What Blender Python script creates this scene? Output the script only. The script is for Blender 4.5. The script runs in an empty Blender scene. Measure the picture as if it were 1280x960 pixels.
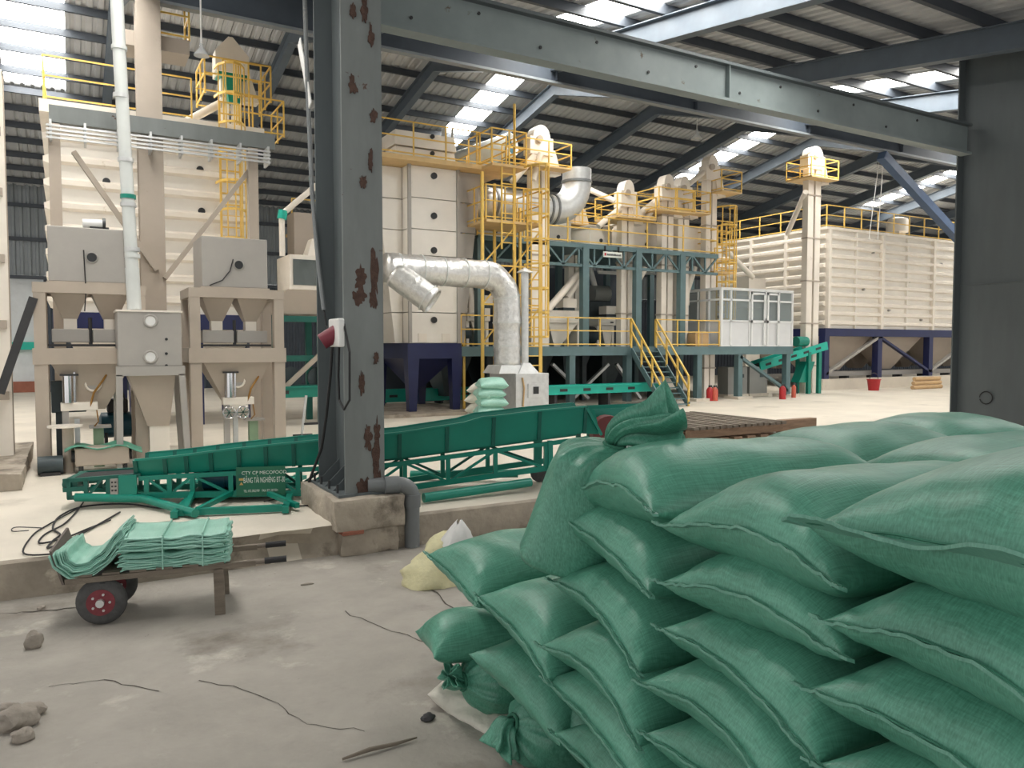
import bpy, bmesh, math, random
import numpy as np
from mathutils import Vector, Matrix, noise

random.seed(7)
SC = bpy.context.scene
COL = SC.collection
R = math.radians

# ------------------------------------------------------------------ camera
EYE = Vector((0, 0, 2.1))          # 2.1 m above the machine floor, 2.5 m above the lower loading floor
YAW, PITCH, FPX = R(30), R(2.8), 960.0
cam_data = bpy.data.cameras.new('camera')
cam = bpy.data.objects.new('camera', cam_data)
COL.objects.link(cam)
cam_data.sensor_width = 36
cam_data.lens = 36 * FPX / 1280
cam_data.clip_end = 400
cam.location = EYE
cam.rotation_euler = (R(90) - PITCH, 0, -YAW)
SC.camera = cam

# ------------------------------------------------------------------ world, exposure
world = bpy.data.worlds.new('overcast_sky')
SC.world = world
world.use_nodes = True
bg = world.node_tree.nodes['Background']
bg.inputs['Color'].default_value = (1.0, 0.985, 0.96, 1)
bg.inputs['Strength'].default_value = 0.8
SC.view_settings.view_transform = 'Standard'
SC.view_settings.look = 'None'
SC.view_settings.gamma = 1
SC.view_settings.exposure = 0.45
SC.view_settings.use_curve_mapping = False
SKYLIGHT = 15.0                    # brightness of the daylit translucent roof sheets

# ------------------------------------------------------------------ surveying helpers (photo pixel -> point in the hall)
_M = cam.rotation_euler.to_matrix()
def ray(px, py):
    return _M @ Vector(((px - 640) / FPX, -(py - 480) / FPX, -1))
def at_v(px, py, v):               # on the vertical plane y = v
    d = ray(px, py); t = (v - EYE.y) / d.y; return EYE + d * t
def at_u(px, py, u):
    d = ray(px, py); t = (u - EYE.x) / d.x; return EYE + d * t
def at_z(px, py, z=0.0):
    d = ray(px, py); t = (z - EYE.z) / d.z; return EYE + d * t
CY, SY = math.cos(YAW), math.sin(YAW)
def cw(x, d, z=0.0):               # right of / ahead of the eye -> hall coordinates
    return Vector((CY * x + SY * d, -SY * x + CY * d, z))
def at_d(px, py, d):               # at a level distance d ahead of the eye
    r = ray(px, py); f = r.x * SY + r.y * CY
    return EYE + r * (d / f)

# ------------------------------------------------------------------ materials
def lin(c):
    return tuple((x / 12.92 if x <= 0.04045 else ((x + 0.055) / 1.055) ** 2.4) for x in [k / 255 for k in c]) + (1,)
MATS = {}
def mat(name, rgb, rough=0.5, metal=0.0, var=0.12, vscale=2.5, bump=0.0, bscale=40.0, spots=None, stretch=(1, 1, 1), spec=0.5):
    """painted / concrete / cloth surface: base colour with soft variation, optional stains and fine relief"""
    if name in MATS: return MATS[name]
    m = bpy.data.materials.new(name); m.use_nodes = True
    nt = m.node_tree; N = nt.nodes; K = nt.links
    b = N['Principled BSDF']
    b.inputs['Roughness'].default_value = rough; b.inputs['Metallic'].default_value = metal
    b.inputs['Specular IOR Level'].default_value = spec
    tc = N.new('ShaderNodeTexCoord'); mp = N.new('ShaderNodeMapping'); mp.inputs['Scale'].default_value = stretch
    K.new(tc.outputs['Object'], mp.inputs['Vector'])
    nz = N.new('ShaderNodeTexNoise'); nz.inputs['Scale'].default_value = vscale; nz.inputs['Detail'].default_value = 6
    nz.inputs['Roughness'].default_value = 0.62
    K.new(mp.outputs['Vector'], nz.inputs['Vector'])
    rp = N.new('ShaderNodeValToRGB')
    c = lin(rgb)
    rp.color_ramp.elements[0].position = 0.28; rp.color_ramp.elements[1].position = 0.72
    rp.color_ramp.elements[0].color = tuple(x * (1 - var) for x in c[:3]) + (1,)
    rp.color_ramp.elements[1].color = tuple(min(1, x * (1 + var)) for x in c[:3]) + (1,)
    K.new(nz.outputs['Fac'], rp.inputs['Fac'])
    out = rp.outputs['Color']
    if spots:                                  # (rgb, noise scale, threshold, softness)
        for srgb, ssc, th, soft in spots:
            n2 = N.new('ShaderNodeTexNoise'); n2.inputs['Scale'].default_value = ssc; n2.inputs['Detail'].default_value = 8
            n2.inputs['Roughness'].default_value = 0.65
            K.new(tc.outputs['Object'], n2.inputs['Vector'])
            r2 = N.new('ShaderNodeValToRGB'); r2.color_ramp.elements[0].position = th; r2.color_ramp.elements[1].position = th + soft
            K.new(n2.outputs['Fac'], r2.inputs['Fac'])
            mx = N.new('ShaderNodeMixRGB'); mx.inputs['Color2'].default_value = lin(srgb)
            K.new(r2.outputs['Color'], mx.inputs['Fac']); K.new(out, mx.inputs['Color1']); out = mx.outputs['Color']
    K.new(out, b.inputs['Base Color'])
    if bump:
        n3 = N.new('ShaderNodeTexNoise'); n3.inputs['Scale'].default_value = bscale; n3.inputs['Detail'].default_value = 5
        K.new(mp.outputs['Vector'], n3.inputs['Vector'])
        bp = N.new('ShaderNodeBump'); bp.inputs['Strength'].default_value = bump; bp.inputs['Distance'].default_value = 0.02
        K.new(n3.outputs['Fac'], bp.inputs['Height']); K.new(bp.outputs['Normal'], b.inputs['Normal'])
    MATS[name] = m
    return m
def emit(name, rgb, strength):
    m = bpy.data.materials.new(name); m.use_nodes = True
    b = m.node_tree.nodes['Principled BSDF']
    b.inputs['Base Color'].default_value = lin(rgb); b.inputs['Emission Color'].default_value = lin(rgb)
    b.inputs['Emission Strength'].default_value = strength
    MATS[name] = m; return m
def glass(name, rgb, alpha):
    m = bpy.data.materials.new(name); m.use_nodes = True
    nt = m.node_tree; b = nt.nodes['Principled BSDF']
    b.inputs['Base Color'].default_value = lin(rgb); b.inputs['Roughness'].default_value = 0.05
    b.inputs['Alpha'].default_value = alpha
    MATS[name] = m; return m

mat('upper_concrete', (212, 204, 190), 0.75, var=0.10, vscale=0.8, bump=0.15, bscale=25, spots=[((150, 140, 126), 0.55, 0.60, 0.2), ((120, 112, 102), 3.0, 0.68, 0.1)])
mat('lower_concrete', (158, 153, 145), 0.9, var=0.16, vscale=1.3, bump=0.5, bscale=14, spots=[((112, 105, 96), 0.8, 0.55, 0.2), ((190, 184, 174), 1.7, 0.60, 0.15), ((84, 78, 70), 5.0, 0.68, 0.08)])
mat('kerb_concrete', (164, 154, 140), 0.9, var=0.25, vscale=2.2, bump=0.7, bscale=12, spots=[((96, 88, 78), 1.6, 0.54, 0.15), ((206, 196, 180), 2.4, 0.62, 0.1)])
mat('brick_red', (150, 96, 78), 0.9, var=0.2, bump=0.4)
mat('steel_column', (118, 123, 122), 0.55, var=0.14, vscale=1.5, stretch=(2, 2, 0.5), spots=[((82, 62, 52), 2.6, 0.655, 0.012), ((72, 58, 50), 8.0, 0.70, 0.02)])
mat('steel_web', (88, 95, 97), 0.55, var=0.12, vscale=1.2, stretch=(2, 2, 0.4))  # column grey darkened, putting shade on the web and rear flange
mat('crane_paint', (128, 138, 138), 0.55, var=0.12, vscale=1.5, spots=[((96, 84, 72), 3.2, 0.66, 0.05)])
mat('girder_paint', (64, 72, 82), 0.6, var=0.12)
mat('girder_edge', (120, 126, 130), 0.5, var=0.1)
mat('rust', (78, 58, 50), 0.9, var=0.3, vscale=14, bump=0.6, bscale=60)
mat('roof_sheet', (178, 180, 182), 0.5, var=0.08, vscale=0.6)
mat('purlin_paint', (62, 68, 76), 0.55, var=0.1)
mat('rafter_paint', (88, 98, 108), 0.55, var=0.1)
mat('wall_sheet', (132, 138, 142), 0.5, var=0.12, vscale=0.7)
mat('white_wall', (214, 218, 220), 0.7, var=0.08)
mat('cream', (238, 230, 218), 0.42, var=0.06, vscale=1.4, spots=[((204, 190, 170), 2.6, 0.66, 0.1)])  # brightened in place of stronger light in the far hall
mat('cream_panel', (240, 235, 226), 0.4, var=0.06, vscale=1.0, spots=[((210, 202, 188), 1.5, 0.64, 0.14)])  # raised like cream, standing in for more far light
mat('beige', (178, 166, 152), 0.42, var=0.06, vscale=1.6, spots=[((158, 142, 124), 3.0, 0.66, 0.1)])  # lowered to carry the shade around the bagging stations
mat('grey_box', (166, 162, 156), 0.4, var=0.05)  # lowered too, shade at the stations put into the colour
mat('yellow', (230, 192, 98), 0.45, var=0.10, vscale=5)
mat('yellow_deck', (216, 184, 130), 0.6, var=0.12)
mat('navy', (30, 38, 82), 0.4, var=0.12)
mat('truss_paint', (92, 118, 122), 0.45, var=0.1)
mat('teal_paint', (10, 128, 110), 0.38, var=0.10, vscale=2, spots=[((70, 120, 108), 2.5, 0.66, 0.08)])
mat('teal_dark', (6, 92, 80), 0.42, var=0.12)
mat('teal_bright', (20, 176, 156), 0.38, var=0.08)
mat('teal_motor', (16, 74, 92), 0.4, var=0.12)
mat('galvanised', (204, 206, 206), 0.4, metal=0.5, var=0.12, vscale=6, bump=0.06, bscale=6)
mat('foil', (214, 214, 212), 0.34, metal=0.7, var=0.16, vscale=9, bump=0.9, bscale=9)
mat('chrome', (210, 210, 212), 0.14, metal=1.0, var=0.05)
mat('dark_iron', (52, 52, 54), 0.6, var=0.2, vscale=6)
mat('black_rubber', (38, 38, 40), 0.75, var=0.2, vscale=12, bump=0.2)
mat('tyre_dusty', (78, 78, 78), 0.85, var=0.22, vscale=14, bump=0.2)
mat('wheel_red', (120, 48, 56), 0.6, var=0.2, vscale=20)
mat('old_wood', (146, 120, 98), 0.85, var=0.28, vscale=3, stretch=(1, 6, 6), bump=0.4)
mat('old_wood_dark', (122, 112, 100), 0.85, var=0.25, vscale=3, stretch=(1, 6, 6), bump=0.4)
mat('grey_wood', (126, 116, 106), 0.85, var=0.25, vscale=3, bump=0.4)
mat('pvc_grey', (112, 116, 118), 0.45, var=0.12, spots=[((150, 146, 138), 4, 0.62, 0.1)])
mat('pvc_white', (206, 210, 208), 0.35, var=0.06, spots=[((170, 172, 166), 3, 0.62, 0.15)])
mat('plastic_white', (226, 226, 224), 0.35, var=0.05)
mat('cloth_white', (214, 210, 198), 0.6, var=0.12, vscale=6, bump=0.4, bscale=30)
mat('cloth_cream', (206, 200, 160), 0.6, var=0.14, vscale=6, bump=0.4, bscale=30)
mat('red_paint', (176, 40, 44), 0.4, var=0.12)
mat('orange_red', (196, 92, 72), 0.45, var=0.12)
mat('cardboard', (196, 164, 122), 0.8, var=0.1)
mat('aluminium_white', (226, 228, 228), 0.35, var=0.04)
mat('panel_white', (216, 218, 220), 0.4, var=0.04)
mat('cabinet_grey', (150, 152, 148), 0.45, var=0.06)
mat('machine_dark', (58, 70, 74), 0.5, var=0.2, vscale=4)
mat('port_dark', (40, 42, 44), 0.4, var=0.1)
mat('stone', (150, 142, 132), 0.9, var=0.2, vscale=9, bump=0.7, bscale=20)
mat('sign_green', (30, 104, 78), 0.5, var=0.1)
mat('sign_white', (222, 228, 220), 0.5, var=0.04)
mat('sign_gold', (196, 160, 92), 0.5, var=0.1)
mat('sign_red', (196, 52, 60), 0.5, var=0.05)
mat('sign_ink', (56, 58, 62), 0.5, var=0.05)
mat('thread', (54, 116, 94), 0.8, var=0.2)
glass('clear_pane', (176, 190, 190), 0.28)
glass('tinted_pane', (96, 110, 112), 0.6)
glass('lamp_glass', (220, 224, 228), 0.45)
emit('daylit_sheet', (255, 252, 246), SKYLIGHT)
emit('tube_light', (255, 255, 255), 3.0)

def sack_mat(name, rgb, hi):
    """woven polypropylene: fine warp and weft streaks, soft plastic gloss"""
    m = bpy.data.materials.new(name); m.use_nodes = True
    nt = m.node_tree; N = nt.nodes; K = nt.links; b = N['Principled BSDF']
    b.inputs['Roughness'].default_value = 0.4; b.inputs['Specular IOR Level'].default_value = 0.6
    tc = N.new('ShaderNodeTexCoord')
    def streak(sx, sy, sz, det):
        mp = N.new('ShaderNodeMapping'); mp.inputs['Scale'].default_value = (sx, sy, sz); K.new(tc.outputs['Object'], mp.inputs['Vector'])
        n = N.new('ShaderNodeTexNoise'); n.inputs['Scale'].default_value = 1; n.inputs['Detail'].default_value = det
        K.new(mp.outputs['Vector'], n.inputs['Vector']); return n
    a = streak(7, 230, 60, 3); c = streak(230, 7, 20, 3); d = streak(2.2, 2.2, 2.2, 4)
    def mth(op, x, y):
        n = N.new('ShaderNodeMath'); n.operation = op
        for i, s in enumerate((x, y)):
            if isinstance(s, (int, float)): n.inputs[i].default_value = s
            else: K.new(s, n.inputs[i])
        return n.outputs[0]
    w = mth('ADD', mth('MULTIPLY', a.outputs['Fac'], 0.42), mth('MULTIPLY', c.outputs['Fac'], 0.28))
    w2 = mth('ADD', w, mth('MULTIPLY', d.outputs['Fac'], 0.35))
    rp = N.new('ShaderNodeValToRGB'); rp.color_ramp.elements[0].position = 0.38; rp.color_ramp.elements[1].position = 0.68
    rp.color_ramp.elements[0].color = lin(rgb); rp.color_ramp.elements[1].color = lin(hi)
    K.new(w2, rp.inputs['Fac']); K.new(rp.outputs['Color'], b.inputs['Base Color'])
    bp = N.new('ShaderNodeBump'); bp.inputs['Strength'].default_value = 0.35; bp.inputs['Distance'].default_value = 0.006
    K.new(w, bp.inputs['Height']); K.new(bp.outputs['Normal'], b.inputs['Normal'])
    MATS[name] = m
sack_mat('woven_green', (58, 122, 100), (100, 168, 145))
sack_mat('woven_green_hem', (84, 140, 122), (120, 174, 156))
sack_mat('woven_mint', (122, 180, 162), (168, 212, 198))

# ------------------------------------------------------------------ mesh builder
class MB:
    def __init__(s): s.v = []; s.f = []
    def add(s, vs, fs):
        o = len(s.v); s.v += [tuple(p) for p in vs]; s.f += [tuple(i + o for i in f) for f in fs]; return s
    def hexa(s, b4, t4):           # four bottom corners, four top corners, counter-clockwise from above
        return s.add(list(b4) + list(t4), [(3, 2, 1, 0), (4, 5, 6, 7), (0, 1, 5, 4), (1, 2, 6, 5), (2, 3, 7, 6), (3, 0, 4, 7)])
    def box(s, x0, x1, y0, y1, z0, z1):
        return s.hexa([(x0, y0, z0), (x1, y0, z0), (x1, y1, z0), (x0, y1, z0)], [(x0, y0, z1), (x1, y0, z1), (x1, y1, z1), (x0, y1, z1)])
    def taper(s, r0, z0, r1, z1):  # r = (x0, x1, y0, y1)
        q = lambda r, z: [(r[0], r[2], z), (r[1], r[2], z), (r[1], r[3], z), (r[0], r[3], z)]
        return s.hexa(q(r0, z0), q(r1, z1))
    def bar(s, p, q, w, h=None, up=(0, 0, 1)):
        p, q = Vector(p), Vector(q); h = w if h is None else h
        d = (q - p).normalized(); u = Vector(up)
        if abs(d.dot(u)) > 0.98: u = Vector((0, 1, 0))
        a = d.cross(u).normalized() * (w / 2); b = a.cross(d).normalized() * (h / 2)
        return s.hexa([p - a - b, p + a - b, q + a - b, q - a - b], [p - a + b, p + a + b, q + a + b, q - a + b])
    def tube(s, pts, r, n=10, cap=True, closed=False, squash=None):
        pts = [Vector(p) for p in pts]; m = len(pts)
        rs = r if hasattr(r, '__len__') else [r] * m
        vs = []; up = None
        for i, p in enumerate(pts):
            if closed: d = pts[(i + 1) % m] - pts[i - 1]
            else: d = pts[min(i + 1, m - 1)] - pts[max(i - 1, 0)]
            d = d.normalized()
            if up is None:
                up = Vector((0, 0, 1)) if abs(d.z) < 0.9 else Vector((1, 0, 0))
            a = d.cross(up).normalized(); b = a.cross(d).normalized(); up = b
            for k in range(n):
                t = 2 * math.pi * k / n
                vs.append(p + a * (math.cos(t) * rs[i]) + b * (math.sin(t) * rs[i]))
        fs = []
        for i in range(m if closed else m - 1):
            j = (i + 1) % m
            for k in range(n):
                l = (k + 1) % n
                fs.append((i * n + k, i * n + l, j * n + l, j * n + k))
        if cap and not closed: fs += [tuple(range(n))[::-1], tuple((m - 1) * n + k for k in range(n))]
        return s.add(vs, fs)
    def lathe(s, c, prof, n=16, axis='z'):     # prof = [(radius, height)]
        c = Vector(c); vs = []
        for r, h in prof:
            for k in range(n):
                t = 2 * math.pi * k / n; a, b = r * math.cos(t), r * math.sin(t)
                vs.append(c + (Vector((a, b, h)) if axis == 'z' else Vector((a, h, -b)) if axis == 'y' else Vector((h, a, b))))
        fs = []
        for i in range(len(prof) - 1):
            for k in range(n):
                l = (k + 1) % n; fs.append((i * n + k, i * n + l, (i + 1) * n + l, (i + 1) * n + k))
        fs += [tuple(range(n))[::-1], tuple((len(prof) - 1) * n + k for k in range(n))]
        return s.add(vs, fs)
    def prism(s, poly, y0, y1):    # polygon in x,z pushed along y
        n = len(poly)
        vs = [(x, y0, z) for x, z in poly] + [(x, y1, z) for x, z in poly]
        fs = [tuple(range(n)), tuple(range(2 * n - 1, n - 1, -1))] + [(k, k + n, (k + 1) % n + n, (k + 1) % n) for k in range(n)]
        return s.add(vs, fs)
    def prismx(s, poly, x0, x1):   # polygon in y,z pushed along x
        n = len(poly)
        vs = [(x0, y, z) for y, z in poly] + [(x1, y, z) for y, z in poly]
        fs = [tuple(range(n))[::-1], tuple(range(n, 2 * n))] + [(k, (k + 1) % n, (k + 1) % n + n, k + n) for k in range(n)]
        return s.add(vs, fs)
    def build(s, name, material, parent=None, smooth=False, bevel=0.0, **props):
        me = bpy.data.meshes.new(name)
        off = Vector((0, 0, 0))
        if parent is not None:
            r = parent
            while r.parent: r = r.parent
            off = ORIGIN.get(r.name, off)
        me.from_pydata([tuple(Vector(p) - off) for p in s.v], [], s.f)
        me.materials.append(MATS[material])
        o = bpy.data.objects.new(name, me); COL.objects.link(o)
        if parent is not None: o.parent = parent
        bm = bmesh.new(); bm.from_mesh(me); bmesh.ops.recalc_face_normals(bm, faces=bm.faces); bm.to_mesh(me); bm.free()
        if smooth:
            me.shade_smooth() if hasattr(me, 'shade_smooth') else None
            if smooth == 'auto':
                try: me.set_sharp_from_angle(angle=R(40))
                except Exception: pass
        if bevel:
            bv = o.modifiers.new('bevel', 'BEVEL'); bv.width = bevel; bv.segments = 2; bv.limit_method = 'ANGLE'
        for k, v in props.items(): o[k] = v
        return o
ORIGIN = {}
def thing(name, label, cat, loc=(0, 0, 0), group=None):
    o = bpy.data.objects.new(name, None); COL.objects.link(o)
    o.empty_display_size = 0.2
    o.location = loc; ORIGIN[o.name] = Vector(loc)
    o['label'] = label; o['category'] = cat
    if group: o['group'] = group
    return o
def single(o, label, cat, group=None):
    o['label'] = label; o['category'] = cat
    if group: o['group'] = group
    return o
def rebase(o, loc):                # move a one-mesh thing's origin to its base
    loc = Vector(loc); o.data.transform(Matrix.Translation(-loc)); o.location = loc; return o
def copy_tree(o, parent=None):
    c = o.copy(); COL.objects.link(c)
    if parent is not None: c.parent = parent
    for ch in list(o.children): copy_tree(ch, c)
    return c
def part_copy(o, loc):             # another piece that shares its mesh
    c = o.copy(); COL.objects.link(c); c.location = Vector(o.location) + Vector(loc); return c
def structure(o): o['kind'] = 'structure'; return o
def rails(mb, pts, h=1.0, step=1.2, r=0.045, rows=(1.0, 0.55, 0.08)):
    pts = [Vector(p) for p in pts]; done = set(); r *= 0.8
    for a, b in zip(pts, pts[1:]):
        n = max(1, round((b - a).length / step))
        for k in range(n + 1):
            p = a.lerp(b, k / n); key = tuple(round(c, 2) for c in p)
            if key not in done: done.add(key); mb.bar(p, p + Vector((0, 0, h)), r)
        for q in rows:
            e = Vector((0, 0, h * q)); mb.bar(a + e, b + e, r * 0.9)
    return mb
def ladder(mb, p, z1, side, out, w=0.45, cage_from=None, r=0.04):
    p = Vector(p); s = Vector(side) * (w / 2); o = Vector(out); top = Vector((p.x, p.y, z1))
    mb.bar(p - s, top - s, r); mb.bar(p + s, top + s, r)
    z = p.z + 0.2
    while z < z1:
        c = Vector((p.x, p.y, z)); mb.bar(c - s, c + s, r * 0.7); z += 0.3
    if cage_from is not None:
        z = cage_from; hoop = []
        for a in range(7):
            t = math.pi * a / 6; hoop.append(-s * 1.5 * math.cos(t) + o * (0.7 * math.sin(t)))
        while z <= z1 + 0.9:
            c = Vector((p.x, p.y, z))
            for a, b in zip(hoop, hoop[1:]): mb.bar(c + a, c + b, 0.03, 0.06)
            z += 0.75
        for a in hoop[1:-1]: mb.bar(Vector((p.x, p.y, cage_from)) + a, Vector((p.x, p.y, z - 0.75)) + a, 0.03)
    return mb
def arc(c, a, b, r, t0, t1, n=8):  # points on an arc spanned by the unit vectors a, b
    c, a, b = Vector(c), Vector(a), Vector(b)
    return [c + a * (r * math.cos(t0 + (t1 - t0) * k / n)) + b * (r * math.sin(t0 + (t1 - t0) * k / n)) for k in range(n + 1)]
def lettering(body, size, material, parent, loc, rot, name='lettering', align='CENTER', sx=1.0):
    cu = bpy.data.curves.new(name, 'FONT'); cu.body = body; cu.size = size; cu.align_x = align; cu.align_y = 'CENTER'
    cu.extrude = 0.001
    tmp = bpy.data.objects.new(name, cu); COL.objects.link(tmp)
    me = bpy.data.meshes.new_from_object(tmp.evaluated_get(bpy.context.evaluated_depsgraph_get()))
    bpy.data.objects.remove(tmp); bpy.data.curves.remove(cu)
    me.materials.clear(); me.materials.append(MATS[material])
    o = bpy.data.objects.new(name, me); COL.objects.link(o)
    o.parent = parent
    r = parent
    while r.parent: r = r.parent
    o.location = Vector(loc) - ORIGIN.get(r.name, Vector((0, 0, 0))); o.rotation_euler = rot; o.scale = (sx, 1, 1); o['kind'] = 'stuff'
    return o

# ================================================================== the hall
def rough_block(name, x0, x1, y0, y1, z0, z1, material, amp=0.02, cell=0.08, seed=0, parent=None):
    bm = bmesh.new()
    nx, ny, nz = [max(2, int((b - a) / cell)) for a, b in ((x0, x1), (y0, y1), (z0, z1))]
    nx, ny, nz = min(nx, 60), min(ny, 40), min(nz, 40)
    idx = {}
    def V(i, j, k):
        if (i, j, k) not in idx:
            p = Vector((x0 + (x1 - x0) * i / nx, y0 + (y1 - y0) * j / ny, z0 + (z1 - z0) * k / nz))
            q = p * 3.1 + Vector((seed * 7.3, 0, 0))
            c = ((i in (0, nx)) + (j in (0, ny)) + (k in (0, nz)))
            n = noise.noise_vector(q) * amp + noise.noise_vector(q * 4) * amp * 0.4
            cen = Vector(((x0 + x1) / 2, (y0 + y1) / 2, (z0 + z1) / 2))
            if c >= 2: n += (cen - p).normalized() * amp * (0.8 + noise.noise(q * 2))
            idx[(i, j, k)] = bm.verts.new(p + n)
        return idx[(i, j, k)]
    def quad(*q):
        try: bm.faces.new([V(*a) for a in q])
        except ValueError: pass
    for i in range(nx):
        for j in range(ny):
            for k, f in ((0, 1), (nz, 0)): quad(*[(i, j, k), (i + 1, j, k), (i + 1, j + 1, k), (i, j + 1, k)])
    for i in range(nx):
        for k in range(nz):
            for j in (0, ny): quad((i, j, k), (i + 1, j, k), (i + 1, j, k + 1), (i, j, k + 1))
    for j in range(ny):
        for k in range(nz):
            for i in (0, nx): quad((i, j, k), (i, j + 1, k), (i, j + 1, k + 1), (i, j, k + 1))
    mb = MB(); bm.verts.index_update()
    mb.v = [tuple(v.co) for v in bm.verts]; mb.f = [tuple(v.index for v in f.verts) for f in bm.faces]; bm.free()
    return mb.build(name, material, parent, smooth='auto')

LEDGE, LOW = 8.9, -0.4
# machine floor: slab whose broken front edge is the loading ledge
def floor_slab():
    mb = MB(); us = [-14 + 0.12 * k for k in range(250)] + [16 + 2 * k for k in range(35)]
    rows = []
    for u in us:
        n = noise.noise(Vector((u * 1.7, 3, 0))) * 0.05 + noise.noise(Vector((u * 7, 9, 0))) * 0.025
        hole = 0.22 * math.exp(-((u - 2.15) / 0.35) ** 2)
        rows.append([(u, 47, 0), (u, LEDGE + 0.35, 0.0), (u, LEDGE + 0.04 + n + 0.3 * hole, 0.0), (u, LEDGE + n, -0.03),
                     (u, LEDGE + n * 0.7 + hole, -0.12), (u, LEDGE + n * 0.5 + hole * 1.4, -0.25), (u, LEDGE + 0.02 + n * 0.4, LOW - 0.02)])
    m = len(rows[0])
    for r in rows: mb.v += r
    for i in range(len(rows) - 1):
        for k in range(m - 1): mb.f.append((i * m + k, i * m + k + 1, (i + 1) * m + k + 1, (i + 1) * m + k))
    return mb.build('floor', 'upper_concrete', smooth='auto')
fl = structure(floor_slab())
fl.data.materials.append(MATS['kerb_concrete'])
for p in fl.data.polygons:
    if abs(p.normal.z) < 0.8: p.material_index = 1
def lower_floor():
    mb = MB(); n = 120; m = 60
    for i in range(n + 1):
        for j in range(m + 1):
            u = -14 + 34 * i / n; v = -4 + 13.4 * j / m
            z = LOW + 0.012 * noise.noise(Vector((u * 0.9, v * 0.9, 0))) + 0.006 * noise.noise(Vector((u * 3, v * 3, 5)))
            mb.v.append((u, v, z))
    for i in range(n):
        for j in range(m):
            a = i * (m + 1) + j; mb.f.append((a, a + m + 1, a + m + 2, a + 1))
    return mb.build('floor_loading', 'lower_concrete', smooth=True)
lf = structure(lower_floor())
def crack(pts, w, seed):            # a crack line in the loading floor
    rnd = random.Random(seed); P = []
    for a, b in zip(pts, pts[1:]):
        a, b = at_z(*a, LOW), at_z(*b, LOW)
        P += [a.lerp(b, q / 6) + Vector((rnd.uniform(-.02, .02), rnd.uniform(-.02, .02), 0)) for q in range(6)]
    m = MB()
    for k, p in enumerate(P):
        d = (P[min(k + 1, len(P) - 1)] - P[max(k - 1, 0)]).normalized(); n = Vector((-d.y, d.x, 0)) * w * rnd.uniform(.3, 1)
        z = LOW + 0.012 * noise.noise(Vector((p.x * 0.9, p.y * 0.9, 0))) + 0.006 * noise.noise(Vector((p.x * 3, p.y * 3, 5))) + .003
        m.v += [(p.x + n.x, p.y + n.y, z), (p.x - n.x, p.y - n.y, z)]
    m.f = [(2 * k, 2 * k + 2, 2 * k + 3, 2 * k + 1) for k in range(len(P) - 1)]
    m.build('floor_crack', 'crack_dark', lf)
mat('crack_dark', (70, 64, 58), .95, var=.2)
crack([(527, 722), (548, 745), (585, 780), (640, 820)], .012, 1)
crack([(430, 765), (490, 790), (545, 806), (600, 812)], .006, 2)
crack([(0, 768), (60, 764), (120, 758)], .012, 3)
crack([(250, 850), (330, 870), (380, 905), (470, 915)], .005, 4)
crack([(60, 860), (130, 850), (210, 868)], .006, 5)
o = MB().box(20, 82, -4, 9.4, LOW - 0.3, LOW).build('floor_loading_end', 'lower_concrete'); structure(o)

# roof: one long slope up from the loading side, a steeper middle part, a far slope down to the wall
RV = [(-2.0, 7.08), (17.5, 10.2), (25.0, 12.48), (41.0, 9.28)]
def roof_z(v):
    for (a, za), (b, zb) in zip(RV, RV[1:]):
        if a <= v <= b: return za + (zb - za) * (v - a) / (b - a)
    return RV[-1][1]
NEAR_STRIPS = [(-8.9, 1.1), (0.9, 1.1), (10.75, 1.1), (20.6, 1.1), (30.4, 1.1), (40.2, 1.1)]  # strips beyond the view are added for their light
FAR_STRIPS = [(-15.0, 1.2), (-0.75, 1.8), (14.8, 1.25), (29.0, 1.3), (44.9, 1.3), (60, 1.3)]  # outermost strips are out of view, added for light
ceiling = bpy.data.objects.new('ceiling', None); COL.objects.link(ceiling); structure(ceiling)
def sheet(u0, u1, va, vb, mb, dz=0.0):
    per = 0.3; u = u0; prof = []
    while u < u1 - 1e-6:
        for du, dzz in ((0, 0), (0.12, 0), (0.16, 0.05), (0.25, 0.05), (0.29, 0)):
            if u + du <= u1: prof.append((u + du, dzz))
        u += per
    prof.append((u1, 0))
    o = len(mb.v)
    for u, d in prof:
        mb.v += [(u, va, roof_z(va) + d + dz), (u, vb, roof_z(vb) + d + dz)]
    for i in range(len(prof) - 1): mb.f.append((o + 2 * i, o + 2 * i + 2, o + 2 * i + 3, o + 2 * i + 1))
def slope(name, va, vb, strips, sv):
    mb = MB(); cuts = sorted((c - w / 2, c + w / 2) for c, w in strips)
    u = -22.0
    for a, b in cuts:
        if a > u: sheet(u, a, va, vb, mb)
        for x, y in ((va, sv[0]), (sv[1], vb)):
            if y - x > 0.05: sheet(a, b, x, y, mb)
        u = b
    sheet(u, 84, va, vb, mb)
    mb.build(name, 'roof_sheet', ceiling)
    for a, b in cuts:
        q = MB(); sheet(a - 0.05, b + 0.05, sv[0], sv[1], q, 0.055); q.build('skylight_sheet', 'daylit_sheet', ceiling)
slope('roof_sheet', -2.0, 17.5, NEAR_STRIPS, (5.5, 16.9))
slope('roof_sheet', 17.5, 25.0, FAR_STRIPS, (18.5, 24.2))  # skylights on this unseen slope are added to light the hall
slope('roof_sheet', 25.0, 41.0, FAR_STRIPS, (25.2, 31.8))
v = -1.8; base_purlin = None
while v < 41:
    z = roof_z(v) - 0.13
    if base_purlin is None:
        base_purlin = MB().box(-22, 84, -0.05, 0.05, -0.11, 0.11).build('purlin', 'purlin_paint', ceiling); base_purlin.location = (0, v, z)
    else:
        c = base_purlin.copy(); COL.objects.link(c); c.location = (0, v, z)
    v += 1.35
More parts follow.
